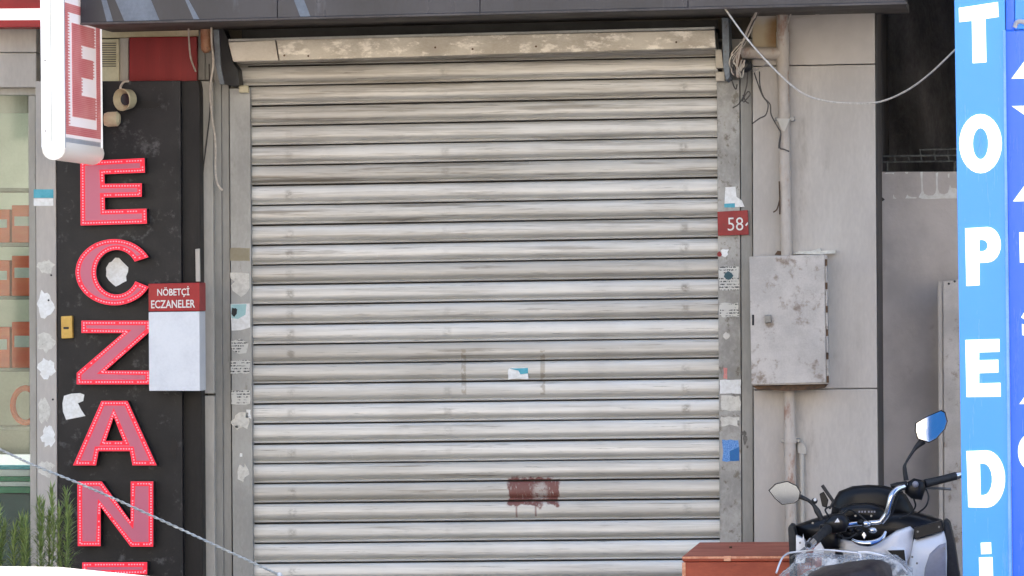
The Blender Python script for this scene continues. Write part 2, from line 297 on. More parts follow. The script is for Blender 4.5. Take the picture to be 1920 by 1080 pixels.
# ------------------------------------------------------------------ mesh helpers
class MB:
    def __init__(s): s.v = []; s.f = []
    def add(s, vs, fs):
        b = len(s.v); s.v += [Vector(x) for x in vs]; s.f += [tuple(b + i for i in f) for f in fs]; return s
    def box(s, x0, x1, y0, y1, z0, z1):
        return s.add([(x, y, z) for z in (z0, z1) for y in (y0, y1) for x in (x0, x1)],
                     [(0, 2, 3, 1), (4, 5, 7, 6), (0, 1, 5, 4), (2, 6, 7, 3), (0, 4, 6, 2), (1, 3, 7, 5)])
    def prism(s, front, depth):
        """front: loop of points (clockwise or not), pushed back along +Y"""
        n = len(front); d = Vector((0, depth, 0)) if not isinstance(depth, Vector) else depth
        vs = [Vector(p) for p in front] + [Vector(p) + d for p in front]
        return s.add(vs, [tuple(range(n)), tuple(range(2 * n - 1, n - 1, -1))] + [(i, n + i, n + (i + 1) % n, (i + 1) % n) for i in range(n)])
    def px(s, pts, y, depth): return s.prism([W(a, b, y) for a, b in pts], depth)
    def tube(s, pts, r, n=8, smooth=0, caps=True):
        pts = [Vector(p) for p in pts]
        rr = list(r) if isinstance(r, (list, tuple)) else [r] * len(pts)
        if smooth and len(pts) > 2:
            P = [2 * pts[0] - pts[1]] + pts + [2 * pts[-1] - pts[-2]]; q = []; q2 = []
            for i in range(1, len(P) - 2):
                for j in range(smooth):
                    t = j / smooth; a, b, c_, d = P[i - 1:i + 3]
                    q.append(.5 * (2 * b + (c_ - a) * t + (2 * a - 5 * b + 4 * c_ - d) * t * t + (3 * b - a - 3 * c_ + d) * t ** 3))
                    q2.append(rr[i - 1] * (1 - t) + rr[i] * t)
            pts, rr = q + [pts[-1]], q2 + [rr[-1]]
        vs = []; nrm = None
        for i, p in enumerate(pts):
            t = (pts[min(i + 1, len(pts) - 1)] - pts[max(i - 1, 0)]).normalized()
            if nrm is None: nrm = t.orthogonal().normalized()
            nrm = (nrm - t * nrm.dot(t)).normalized(); bn = t.cross(nrm)
            vs += [p + (nrm * math.cos(2 * math.pi * j / n) + bn * math.sin(2 * math.pi * j / n)) * rr[i] for j in range(n)]
        fs = [(i * n + j, i * n + (j + 1) % n, (i + 1) * n + (j + 1) % n, (i + 1) * n + j) for i in range(len(pts) - 1) for j in range(n)]
        if caps: fs += [tuple(range(n - 1, -1, -1)), tuple((len(pts) - 1) * n + j for j in range(n))]
        return s.add(vs, fs)
    def disc(s, c, axis, r, depth, n=20): c = Vector(c); a = Vector(axis).normalized(); return s.tube([c, c + a * depth], r, n)
    def ball(s, c, r, n=10, m=6, sc_=(1, 1, 1)):
        c = Vector(c); vs = [c + Vector((0, 0, r * sc_[2]))]
        for i in range(1, m):
            for j in range(n):
                a = math.pi * i / m; b = 2 * math.pi * j / n
                vs.append(c + Vector((r * sc_[0] * math.sin(a) * math.cos(b), r * sc_[1] * math.sin(a) * math.sin(b), r * sc_[2] * math.cos(a))))
        vs.append(c - Vector((0, 0, r * sc_[2])))
        fs = [(0, 1 + j, 1 + (j + 1) % n) for j in range(n)]
        for i in range(m - 2): fs += [(1 + i * n + j, 1 + (i + 1) * n + j, 1 + (i + 1) * n + (j + 1) % n, 1 + i * n + (j + 1) % n) for j in range(n)]
        L = len(vs) - 1; fs += [(L, 1 + (m - 2) * n + (j + 1) % n, 1 + (m - 2) * n + j) for j in range(n)]
        return s.add(vs, fs)
    def loft(s, rings, caps=True):
        n = len(rings[0]); vs = [p for r_ in rings for p in r_]
        fs = [(i * n + j, i * n + (j + 1) % n, (i + 1) * n + (j + 1) % n, (i + 1) * n + j) for i in range(len(rings) - 1) for j in range(n)]
        if caps: fs += [tuple(range(n - 1, -1, -1)), tuple((len(rings) - 1) * n + j for j in range(n))]
        return s.add(vs, fs)
    def build(s, name, mat, parent=None, bevel=0, smooth=False, subsurf=0, seg=2, kind=None, label=None):
        me = bpy.data.meshes.new(name); me.from_pydata([tuple(v) for v in s.v], [], s.f)
        bm = bmesh.new(); bm.from_mesh(me); bmesh.ops.recalc_face_normals(bm, faces=bm.faces)
        if bevel:
            es = [e for e in bm.edges if len(e.link_faces) == 2 and e.calc_face_angle(0) > .5]
            bmesh.ops.bevel(bm, geom=es, offset=bevel, segments=seg, affect='EDGES', profile=.6, clamp_overlap=True)
        bm.to_mesh(me); bm.free()
        me.materials.append(M[mat] if isinstance(mat, str) else mat)
        if smooth:
            for p in me.polygons: p.use_smooth = True
            if smooth != 'all': me.set_sharp_from_angle(angle=R(38))
        o = bpy.data.objects.new(name, me); C.objects.link(o)
        if subsurf: md = o.modifiers.new('s', 'SUBSURF'); md.levels = md.render_levels = subsurf
        adopt(o, parent)
        if kind: o['kind'] = kind
        if label: o['label'] = label
        return o

def adopt(o, parent):
    if parent is not None:
        o.parent = parent
        o.matrix_parent_inverse = (parent.matrix_basis if parent.parent is None else parent.parent.matrix_basis @ parent.matrix_parent_inverse @ parent.matrix_basis).inverted() if parent.type == 'EMPTY' else Matrix()
def tag(o, label, cat, group=None):
    o['label'] = label; o['category'] = cat
    if group: o['group'] = group
    return o
def thing(name, label, cat, loc=(0, 0, 0), group=None):
    o = bpy.data.objects.new(name, None); C.objects.link(o); o.location = loc; o.empty_display_size = .1
    return tag(o, label, cat, group)
def struct(o): o['kind'] = 'structure'; return o

def text(s, name, mat, parent, pc, y, w_px, h_px, bold=.02, depth=.004, tilt=0.0):
    """flat lettering centred on photo pixel pc, proud of plane y"""
    cu = bpy.data.curves.new('t', 'FONT'); cu.body = s; cu.offset = bold; cu.extrude = .001; cu.resolution_u = 3
    to = bpy.data.objects.new('t', cu); C.objects.link(to)
    dg = bpy.context.evaluated_depsgraph_get(); me = bpy.data.meshes.new_from_object(to.evaluated_get(dg))
    bpy.data.objects.remove(to)
    xs = [v.co.x for v in me.vertices]; ys = [v.co.y for v in me.vertices]; zs = [v.co.z for v in me.vertices]
    a = W(pc[0] - w_px / 2, pc[1] + h_px / 2, y); b = W(pc[0] + w_px / 2, pc[1] - h_px / 2, y)
    w = b.x - a.x; h = b.z - a.z; cx, cz = (a.x + b.x) / 2, (a.z + b.z) / 2
    mx_, mn, my, mny = max(xs), min(xs), max(ys), min(ys)
    for v in me.vertices:
        x = (v.co.x - (mx_ + mn) / 2) / (mx_ - mn) * w; z = (v.co.y - (my + mny) / 2) / (my - mny) * h
        v.co = (cx + x * math.cos(tilt) - z * math.sin(tilt), y - (depth if v.co.z > 0 else -.001), cz + z * math.cos(tilt) + x * math.sin(tilt))
    me.name = name; me.materials.clear(); me.materials.append(M[mat])
    o = bpy.data.objects.new(name, me); C.objects.link(o); adopt(o, parent); return o

def blob(px, py, rx, ry, n=16, jit=.25, seed=0):
    r_ = random.Random(seed)
    return [(px + rx * math.cos(2 * math.pi * i / n) * (1 + r_.uniform(-jit, jit)), py + ry * math.sin(2 * math.pi * i / n) * (1 + r_.uniform(-jit, jit))) for i in range(n)]
def sheet(x0, y0, x1, y1, jit=1.2, seed=0, n=4):
    r_ = random.Random(seed); p = []
    for (a, b), (c_, d) in zip([(x0, y0), (x1, y0), (x1, y1), (x0, y1)], [(x1, y0), (x1, y1), (x0, y1), (x0, y0)]):
        for i in range(n): t = i / n; p.append((a + (c_ - a) * t + r_.uniform(-jit, jit), b + (d - b) * t + r_.uniform(-jit, jit)))
    return p
GY = 1238     # photo row of the ground line at the wall (below the frame)

# ------------------------------------------------------------------ setting
struct(MB().box(-30, 30, -4.6, 12, -.3, 0).build('pavement', 'pave'))
kb = MB()
for i in range(40):
    kb.box(-30 + i * 1.5 + .004, -30 + (i + 1) * 1.5 - .004, -4.78, -4.604, -.3, .01)
struct(kb.build('kerb', 'stone', bevel=.012))
struct(MB().box(-80, 80, -33, -4.785, -.5, -.13).build('road', 'asphalt'))
struct(MB().box(-80, 80, -40, -33.002, -.5, 0).build('opposite_pavement', 'pave'))
struct(MB().box(-300, 300, -300, 300, -1.2, -.6).build('ground', 'asphalt'))
# unseen sunlit buildings behind the camera, added for warm bounce light
ob = MB().box(-40, 40, -46, -37, 0, 13).build('opposite_bounce_facade', 'opp'); struct(ob)
wm = MB()
wm.box(-.6, .6, -37.0, -36.97, -.8, .8)
w0 = None
for i in range(20):
    for j in range(4):
        if w0 is None: w0 = wm.build('window', 'dkglass', ob); w = w0
        else: w = w0.copy(); C.objects.link(w)
        w.location = (-38 + i * 4, 0, 1.9 + j * 3.1)
# unseen upper floors stepping forward over the pavement, added for their shade
up_b = MB().box(-30, 30, -.9, 9, 3.98, 13.5).build('shading_floors', 'upper', bevel=.02); struct(up_b)

# ------------------------------------------------------------------ shop wall behind and around the shutter
xl = W(100, 540).x; xr = W(1643, 540).x
SHZ = .05
wall = thing('shop_wall', 'pale stone-clad shop front wall around the closed roller shutter', 'wall', (1.6, -.02, 0))
lint = MB().box(W(60, 0).x, W(1405, 0).x, SHZ, .35, W(0, 92).z, 3.97)
lint.build('lintel', 'lintel', wall)
MB().box(W(60, 0).x, W(462, 0).x, .02, .35, 0, W(0, 92).z).build('backing_wall', 'strip', wall)
MB().box(W(1352, 0).x, W(1640, 0).x, .02, .35, 0, W(0, 92).z - .004).build('backing_wall', 'strip', wall)
MB().box(W(1407, 0).x, W(1640, 0).x, .004, .34, W(0, 92).z, 3.96).build('backing_wall', 'strip', wall)
for pts, mt in (([(1411, -150), (1639, -150), (1641, 119.2), (1411, 123.7)], 'stone_stain'),
                ([(1411, 125.5), (1641, 121), (1645, 727.4), (1413, 730.4)], 'stone'),
                ([(1413, 732), (1645, 729), (1650, GY), (1415, GY)], 'stone')):
    MB().px(pts, -.10, .12).build('cladding_panel', mt, wall, bevel=.004)
sd_ = MB().px([(1641, -150), (1641.5, -150), (1650.5, GY), (1650, GY)], -.095, 1.0)
sd_.build('pillar_return', 'darkened', wall)  # side face coloured darker to look shaded
# left jamb: a beige strip in two lengths and two steel channels
for pts in ([(377, 152), (399, 152), (401, 738), (381, 738)], [(381, 742), (401, 742), (404, GY), (386, GY)]):
    MB().px(pts, -.12, .14).build('jamb_strip', 'strip', wall, bevel=.004)
MB().px([(400.5, 100), (414, 100), (420, GY), (406, GY)], -.07, .085).build('steel_channel', 'jamb', wall, bevel=.003)
MB().px([(415, 155), (429, 158), (436, GY), (421, GY)], -.05, .065).build('steel_channel', 'jamb', wall, bevel=.003)
MB().px([(1388, 128), (1410, 128), (1413, GY), (1393, GY)], -.06, .08).build('jamb_strip', 'jamb', wall, bevel=.004)
for p_ in (blob(1394, 812, 5, 4, 11, .5, 5), blob(1397, 824, 3.5, 9, 11, .5, 6), blob(1401, 838, 2.5, 3, 9, .4, 7)): MB().px(p_, -.063, .002).build('tar_smear', 'tar', wall)

# ------------------------------------------------------------------ roller shutter
sh = thing('roller_shutter', 'closed grey steel roller shutter with a red-brown paint blot', 'shutter', (-.1, 0, 0))
pitch = .1117
prof = [(0, .032), (.0006, .032), (.0012, -.003), (.0025, -.008), (.006, -.0112), (.018, -.0148), (.036, -.0182), (.052, -.0202), (.063, -.0206), (.072, -.0188), (.080, -.0148), (.087, -.0088), (.0925, -.0028), (.0945, -.001), (.0955, -.0045), (.0972, -.0085), (.1002, -.0105), (.1035, -.0098), (.1055, -.006), (.1062, .0005), (.1066, .032), (.1117, .032)]
XL = W(456, 540).x; XR = W(1350, 540).x; L = XR - XL
sm_ = MB(); n = len(prof); NS = 10
for a in range(NS + 1):
    for t, yy in prof: sm_.v.append(Vector((L * a / NS, yy, -t)))
for a in range(NS):
    for j in range(n - 1): sm_.f.append((a * n + j, (a + 1) * n + j, (a + 1) * n + j + 1, a * n + j + 1))
s0 = sm_.build('slat', 'slat', None, smooth=True); s0.data.materials[0] = M['slat']; s0.data.materials.append(M['hook'])
for p_ in s0.data.polygons:
    if p_.center.y > .005: p_.material_index = 1      # interlock hooks, coloured dark to give the joint gaps their shade
C.objects.unlink(s0)
rs = random.Random(3); i = -2
while True:
    a = W(470, 163 + 37.25 * i + rs.uniform(-.5, .5)); b = W(1342, 146 + 37.62 * i + rs.uniform(-.5, .5))
    if a.z < .13: break
    o = s0 if i == -2 else s0.copy()
    C.objects.link(o); o.name = 'slat'
    tl = math.atan2(b.z - a.z, b.x - a.x)
    o.location = (XL, rs.uniform(-.0015, .0015), a.z + (XL - a.x) * math.tan(tl)); o.rotation_euler = (rs.uniform(-.008, .008), -tl, 0)
    o.scale = (1, 1, 1.002); adopt(o, sh); zlast = o.location.z; i += 1
MB().box(XL, XR, -.03, .012, 0.0, zlast - .11).build('bottom_rail', 'steel', sh, bevel=.004)
MB().box(XL, XR, .036, .04, 0.0, 3.6).build('back_sheet', 'dark', sh)
gL = MB().px([(430, 166), (468.5, 164), (475.5, GY), (438, GY)], -.065, .08).build('guide_rail', 'guide', sh, bevel=.003)
gR = MB().px([(1344, 150), (1386.5, 149), (1391.5, GY), (1351, GY)], -.065, .08).build('guide_rail', 'guide_peel', sh, bevel=.003)
# roller box: two cover sheets with a slanting seam, end brackets, stop blocks
MB().px([(428, 79), (516, 75), (522, 114), (437, 116)], -.30, .28).build('box_cover', 'housing', sh, bevel=.004)
MB().px([(518, 75), (1340, 56), (1342, 90), (524, 114)], -.30, .28).build('box_cover', 'housing_flaky', sh, bevel=.004)
MB().px([(428, 73), (1340, 50), (1340, 55), (428, 78)], -.29, .28).build('box_lip', 'guide', sh, bevel=.002)
MB().px([(400, 55), (411, 55), (414, 125), (421, 158), (412, 158), (403, 120)], -.30, .02).build('end_bracket', 'bracket', sh, bevel=.003)
MB().px([(412, 40), (426, 70), (436, 116), (446, 130), (449, 160), (438, 162), (421, 158), (413, 125)], -.17, .15).build('end_bracket', 'dark', sh, bevel=.004)
MB().px([(1353, 33), (1366, 33), (1369, 145), (1361, 152), (1356, 125)], -.30, .27).build('end_bracket', 'bracket', sh, bevel=.004)
MB().px([(1341, 92), (1353, 92), (1357, 128), (1342, 128)], -.12, .1).build('end_plate', 'housing', sh, bevel=.003)
MB().px([(447, 160), (465, 160), (466, 174), (448, 174)], -.11, .04).build('stop_block', 'cream', sh, bevel=.006)
MB().px([(1341, 134), (1359, 134), (1360, 153), (1342, 153)], -.11, .04).build('stop_block', 'housing', sh, bevel=.005)
for px, py in ((533, 104), (578, 105), (886, 92), (1005, 87), (1268, 79), (816, 89)):
    MB().disc(W(px, py, -.3015), (0, 1, 0), .006, .004, 8).build('screw', 'rust', sh)
st = MB().px(sheet(953, 690, 990, 711, 1, 2), -.0205, .002).build('sticker', 'paper', sh)
MB().px([(955, 691), (990, 690), (990, 700), (976, 702), (972, 695)], -.0225, .0015).build('sticker_print', 'teal', st)
def stick(parent, poly, mt, y=-.0665): return MB().px(poly, y, .0012).build('sticker', mt, parent)
# left rail: torn stickers
stick(gL, [(431, 511), (452, 511), (467, 513), (468, 540), (462, 550), (452, 557), (436, 545), (433, 535), (440, 528), (432, 522)], 'paper_aged')
s_ = stick(gL, [(432, 570), (468, 569), (469, 614), (452, 619), (434, 620)], 'paper')
MB().px([(433, 571), (462, 570), (460, 590), (446, 598), (434, 596)], -.068, .001).build('sticker_print', worn('pale_teal', lin(160, 200, 196), lin(180, 214, 210), .7), s_)
MB().px(blob(439, 585, 6, 8, 12, .3, 4), -.0692, .001).build('sticker_print', 'bike_matt', s_)
stick(gL, [(433, 640), (450, 635), (466, 644), (462, 662), (448, 664), (434, 655)], 'printed')
stick(gL, sheet(433, 676, 469, 700, 1.5, 8), 'printed')
stick(gL, sheet(434, 732, 469, 758, 1.2, 9), 'printed')
stick(gL, blob(452, 790, 15, 15, 14, .4, 10), 'paper_aged'); stick(gL, sheet(462, 768, 470, 784, .8, 11), 'paper')
stick(gL, blob(454, 885, 13, 15, 14, .45, 12), 'paper_aged'); stick(gL, blob(444, 800, 3, 3, 8, .4, 13), 'paper'); stick(gL, blob(452, 853, 3, 4, 8, .3, 14), 'paper')
MB().px(sheet(431, 465, 468, 489, .6, 15), -.0662, .001).build('stain', worn('ochre_stain', lin(142, 130, 100), lin(150, 142, 120), .7), gL)
# right rail: stickers
s_ = stick(gR, [(1360, 351), (1379, 350), (1381, 369), (1391, 376), (1396, 388), (1358, 388)], 'paper')
MB().px([(1358, 382), (1378, 381), (1378, 389), (1358, 389)], -.068, .001).build('sticker_print', 'teal', s_)
stick(gR, blob(1358, 473, 8, 8, 10, .35, 21), 'paper'); stick(gR, blob(1349, 477, 4, 5, 9, .2, 22), 'number_red', -.068)
s_ = stick(gR, sheet(1348, 500, 1386, 544, 1.5, 23), 'printed'); MB().px(blob(1366, 517, 8, 7, 11, .3, 24), -.068, .001).build('sticker_print', worn('dark_teal', lin(50, 84, 90), lin(70, 100, 106), .7), s_)
stick(gR, sheet(1349, 568, 1385, 594, 1.5, 25), 'printed'); stick(gR, blob(1362, 630, 6, 6, 7, .3, 26), 'paper_aged')
stick(gR, sheet(1350, 712, 1389, 738, .7, 27), 'paper')
stick(gR, sheet(1357, 690, 1364, 710, .8, 28), worn('faded_red_print', lin(214, 130, 120), lin(226, 180, 172), .7), -.068)
stick(gR, sheet(1352, 742, 1388, 770, 2, 29), 'paper_aged'); stick(gR, sheet(1352, 782, 1384, 798, 2.5, 30), 'paper_aged')
s_ = stick(gR, sheet(1355, 825, 1385, 865, 1.2, 31), 'blueprint')
MB().px([(1368, 846), (1386, 838), (1386, 864), (1369, 864)], -.068, .001).build('sticker_print', worn('solid_blue', lin(24, 92, 170), lin(30, 110, 160), .6), s_)
# number plate
npl = MB().px([(1345, 397), (1402, 394), (1404, 440), (1346, 442)], -.085, .014).build('number_plate', 'number_red', None, bevel=.002)
tag(npl, 'small red enamel house number plate reading 58', 'number plate')
text('58', 'number', 'white_ink', npl, (1379, 420), -.0855, 29, 25, -.004, .002, .015)
MB().px([(1397, 422), (1402, 416), (1402.5, 420), (1399, 424)], -.087, .002).build('number', 'white_ink', npl)

# ------------------------------------------------------------------ canopy over the shutter
can = thing('shop_canopy', 'dark navy fascia canopy with painted-in slanting reflections above the shutter', 'canopy', (0, -.5, 3.6))
CY = -1.05
edge = lambda px: 44.5 - (px - 230) * 36.5 / 1460
cuts = [150, 520, 900, 1290, 1697]
for a, b in zip(cuts, cuts[1:]):
    MB().px([(a + .5, -130), (b - .5, -130), (b - .5, edge(b) - 4), (a + .5, edge(a) - 4)], CY, .05).build('fascia_panel', 'navy', can, bevel=.003)
MB().px([(150, edge(150) - 4), (1700, edge(1700) - 4), (1700, edge(1700)), (150, edge(150))], CY - .006, .06).build('drip_edge', 'darkened', can, bevel=.002)
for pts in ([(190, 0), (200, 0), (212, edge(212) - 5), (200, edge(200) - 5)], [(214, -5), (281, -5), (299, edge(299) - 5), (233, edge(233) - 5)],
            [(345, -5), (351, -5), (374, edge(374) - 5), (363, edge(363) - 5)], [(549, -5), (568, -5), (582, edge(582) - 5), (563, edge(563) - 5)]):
    MB().px(pts, CY - .002, .0015).build('reflection_streak', 'navy_reflection', can)  # streaks of reflected light laid on the panels as colour
zc = W(900, edge(900), CY).z
a = W(150, edge(150) - 3, CY); b = W(1697, edge(1697) - 3, CY)
MB().add([a + Vector((0, .056, 0)), b + Vector((0, .056, 0)), (b.x, -.005, b.z), (a.x, -.005, a.z), a + Vector((0, .056, .04)), b + Vector((0, .056, .04)), (b.x, -.005, b.z + .04), (a.x, -.005, a.z + .04)],
         [(0, 1, 2, 3), (7, 6, 5, 4), (0, 4, 5, 1), (1, 5, 6, 2), (2, 6, 7, 3), (3, 7, 4, 0)]).build('soffit', 'soffit', can)

# ------------------------------------------------------------------ left: area above the black board
up_w = thing('transom_wall', 'cream and red panels above the black pharmacy board', 'wall', (-2, -.1, 2.9))
MB().px([(150, 20), (372, 20), (372, 68), (150, 72)], -.10, .09).build('cream_band', 'cream', up_w, bevel=.003)
MB().px([(242, 70), (369, 68), (369, 160), (242, 160)], -.13, .12).build('red_panel', 'red', up_w, bevel=.004)
MB().px([(224, 72), (241, 71), (241, 160), (224, 160)], -.115, .1).build('grey_panel', 'strip', up_w, bevel=.003)
MB().px([(370, 40), (384, 40), (384, 150), (370, 150)], -.08, .07).build('dark_post', 'jamb', up_w, bevel=.003)
MB().px([(384.5, 40), (400, 40), (400, 150), (384.5, 150)], -.06, .05).build('dark_post', 'jamb', up_w, bevel=.003)
vg = thing('vent_grille', 'beige louvred ventilation grille beside the white sign', 'vent', (W(205, 110, -.15).x, -.13, W(205, 155, -.15).z))
MB().px([(165, 74), (223, 73), (223, 158), (165, 158)], -.13, .11).build('housing', 'cream', vg, bevel=.004)
for i in range(11):
    y_ = 80 + i * 4.3; MB().px([(168, y_), (217, y_), (217, y_ + 1.9), (168, y_ + 1.9)], -.138, .01).build('slat', 'soffit', vg)
pc = MB().tube([W(385, 30, -.16), W(386, 70, -.16), W(387, 92, -.16), W(388, 99, -.16)], [.028, .03, .03, .012], 12, 3)
tag(pc.build('pipe_stub', 'pvc', None, smooth=True), 'orange-brown plastic pipe end hanging under the canopy', 'pipe')

# ------------------------------------------------------------------ black pharmacy board with LED letters
bd = thing('pharmacy_board', 'tall black pharmacy sign board with red LED letters', 'sign', (W(240, 800, -.3).x, -.2, 0))
MB().px([(105, 153), (338, 151), (344, GY + 8), (110, GY + 8)], -.30, .27).build('board', 'black', bd, bevel=.004)
MB().px([(339, 152), (371, 151), (374, 165), (381, GY), (345, GY + 4)], -.24, .22).build('side_board', 'black_side', bd, bevel=.004)
BY = -.30
def scl(pts, ox, oy, s): return [(ox + u / s, oy + v / s) for u, v in pts]
def offset(loop, d):
    n = len(loop); area = sum(loop[i][0] * loop[(i + 1) % n][1] - loop[(i + 1) % n][0] * loop[i][1] for i in range(n))
    sg = 1 if area > 0 else -1; out = []
    for i in range(n):
        a, b, c_ = loop[i - 1], loop[i], loop[(i + 1) % n]
        e1 = Vector((b[0] - a[0], b[1] - a[1])).normalized(); e2 = Vector((c_[0] - b[0], c_[1] - b[1])).normalized()
        n1 = Vector((-e1.y, e1.x)) * sg; n2 = Vector((-e2.y, e2.x)) * sg; m = (n1 + n2)
        m = m / max(m.length_squared / 2, .35); out.append((b[0] + m.x * d, b[1] + m.y * d))
    return out
ell = lambda cx, cy, rx, ry, a0, a1, n: [(cx + rx * math.cos(R(a0 + (a1 - a0) * i / n)), cy - ry * math.sin(R(a0 + (a1 - a0) * i / n))) for i in range(n + 1)]
LE = [(205, 150), (1020, 110), (1025, 295), (510, 315), (515, 435), (985, 430), (985, 600), (515, 610), (520, 765), (1045, 750), (1050, 940), (210, 965)]
LC = ell(578, 352, 196, 168, 27, 334, 40) + ell(590, 352, 104, 113, 336, 28, 30)
LZ = [(412, 597), (760, 597), (760, 652), (535, 850), (760, 850), (760, 920), (388, 920), (388, 862), (622, 660), (412, 660)]
LA = [(570, 95), (718, 95), (882, 458), (745, 458), (730, 378), (555, 378), (540, 458), (410, 458)]
LAh = [(640, 185), (692, 320), (595, 320)]
LN = [(435, 548), (572, 548), (735, 772), (735, 548), (862, 548), (862, 915), (735, 915), (566, 692), (566, 912), (437, 912)]
e2 = [(154, 1054.5), (276, 1054), (276, 1077), (199, 1078), (199, 1094), (268, 1093), (268, 1114), (199, 1115), (199, 1134), (278, 1133), (279, 1160), (154, 1162)]
letters = [('first letter E', scl(LE, 120, 280, 6.75), None), ('letter C', scl(LC, 0, 380, 2.7), None), ('letter Z', scl(LZ, 0, 380, 2.7), None),
           ('letter A', scl(LA, 0, 720, 3), scl(LAh, 0, 720, 3)), ('letter N', scl(LN, 0, 720, 3), None), ('last letter E', e2, None)]
LY = BY - .085
for nm, out, hole in letters:
    loops = [(out, 1)] + ([(hole, -1)] if hole else [])
    fl = list(out)
    if hole:   # key-hole cut from the apex of the counter to the nearest outer corner
        j = min(range(len(out)), key=lambda q: (out[q][0] - hole[0][0]) ** 2 + (out[q][1] - hole[0][1]) ** 2)
        ho = [hole[0], hole[2], hole[1]] if True else hole
        fl = out[:j + 1] + ho + [ho[0]] + out[j:]
    base = MB().px(fl, LY, .083).build('letter', 'dark', bd, label='lit red LED ' + nm + ' on the black board')
    MB().px(fl, LY - .0012, .001).build('letter_face', 'led_face', base)
    band = MB(); dots = MB(); rd = random.Random(len(out))
    for lp, s_ in loops:
        o1 = offset(lp, .3 * s_); o2 = offset(lp, 8.6 * s_); md = offset(lp, 4.4 * s_); n = len(lp)
        for i in range(n):
            j = (i + 1) % n
            band.add([W(*o1[i], LY - .003), W(*o1[j], LY - .003), W(*o2[j], LY - .003), W(*o2[i], LY - .003)], [(0, 1, 2, 3)])
        seg = [(md[i], md[(i + 1) % n]) for i in range(n)]; pos_ = 0; gap = rd.uniform(60, 160)
        for a, b in seg:
            ln_ = math.hypot(b[0] - a[0], b[1] - a[1]); t = -pos_ if pos_ < 0 else 0
            t = (5.2 - pos_) % 5.2
            while t < ln_:
                x = a[0] + (b[0] - a[0]) * t / ln_; y = a[1] + (b[1] - a[1]) * t / ln_
                if rd.random() > .07:
                    q = [W(x + dx * 1.25, y + dy * 1.25, LY - .008) for dx, dy in ((-1, -1), (1, -1), (1, 1), (-1, 1))]
                    dots.prism(q, .005)
                t += 5.2
            pos_ = (pos_ + ln_) % 5.2
    band.build('led_band', 'led_band', base)
    dots.build('led_dots', 'led_dot', base, kind='stuff')
for poly, mt in ((blob(220, 510, 20, 25, 18, .14, 40), 'paper'),
                 ([(120, 742), (134, 738), (150, 737), (158, 740), (156, 752), (146, 756), (152, 768), (160, 780), (140, 784), (124, 787), (118, 772), (117, 756)], 'paper'),
                 (blob(271, 197, 32, 7, 14, .2, 41), 'black_side'), (blob(325, 840, 8, 20, 10, .5, 42), 'black_side')):
    MB().px(poly, BY - .003, .002).build('torn_sticker', mt, bd)
yb = MB().px([(114, 593), (135, 592), (136, 634), (115, 635)], BY - .045, .044).build('call_button_box', 'yellow', None, bevel=.005)
tag(yb, 'small yellow plastic box on the black board', 'bell box')
MB().px([(119, 613), (129, 613), (129, 617), (119, 617)], BY - .047, .003).build('button', 'bike_matt', yb)
# duty pharmacy notice box
nb = thing('duty_pharmacy_box', 'white notice box with red header reading NÖBETÇİ ECZANELER', 'notice box', (W(330, 735, -.45).x, -.42, W(330, 735, -.45).z))
NY = -.50
MB().px([(278.5, 585), (374, 584), (375, 733), (279.5, 733)], NY, .2).build('white_panel', 'white', nb, bevel=.004)
hd = MB().px([(278, 532), (374, 530), (374.5, 583), (278.5, 584)], NY - .004, .204).build('red_header', 'redsign', nb, bevel=.004)
text('NÖBETÇİ', 'lettering', 'white_ink', hd, (325, 547), NY - .005, 60, 21, .014, .002, .008)
text('ECZANELER', 'lettering', 'white_ink', hd, (324.5, 570), NY - .005, 82, 16, .014, .002, .008)
MB().px([(366, 467), (374, 466), (375, 528), (367, 528)], -.26, .05).build('wall_bracket', 'strip', nb, bevel=.003)
# two small spot lamps
lamp1 = thing('spot_lamp', 'round cream spot lamp open towards the left on the black board', 'lamp', W(222, 187, -.32), 'spot lamps on the black board')
cA = W(228, 187, -.42); ax = Vector((-.5, -.85, -.08)).normalized()
def cup(c_, ax_, r_, ln_):
    e1 = ax_.orthogonal().normalized(); e2 = ax_.cross(e1)
    rg_ = lambda d, r: [c_ + ax_ * d + (e1 * math.cos(2 * math.pi * q_ / 20) + e2 * math.sin(2 * math.pi * q_ / 20)) * r for q_ in range(20)]
    return MB().loft([rg_(-ln_, r_ * .5), rg_(-ln_ * .9, r_ * .85), rg_(0, r_), rg_(.003, r_ * .94), rg_(-.02, r_ * .8), rg_(-ln_ * .6, r_ * .5)])
cup(cA, ax, .064, .075).build('lamp_shade', 'cream', lamp1, smooth=True)
MB().disc(cA - ax * .034, ax, .034, .004).build('lens', 'dkglass', lamp1)
MB().tube([W(231, 190, -.31), W(228, 176, -.34), W(226, 164, -.36), W(232, 154, -.33), W(241, 152, -.31)], .007, 8, 5).build('lamp_wire', 'cable_white', lamp1, smooth=True)
MB().tube([cA - ax * .07, (cA.x + .05, -.302, cA.z)], .012, 8).build('lamp_arm', 'cream', lamp1)
lamp2 = thing('spot_lamp', 'small cream spot lamp half behind the white sign', 'lamp', W(208, 224, -.32), 'spot lamps on the black board')
cB = W(196, 224, -.42)
MB().tube([cB, cB + Vector((.02, 0, 0)), W(220, 223, -.42), W(225, 223, -.42)], [.034, .042, .042, .026], 18).build('lamp_shade', 'cream', lamp2, smooth=True)
MB().tube([W(215, 222, -.42), W(216, 220, -.302)], .012, 8).build('lamp_arm', 'cream', lamp2)

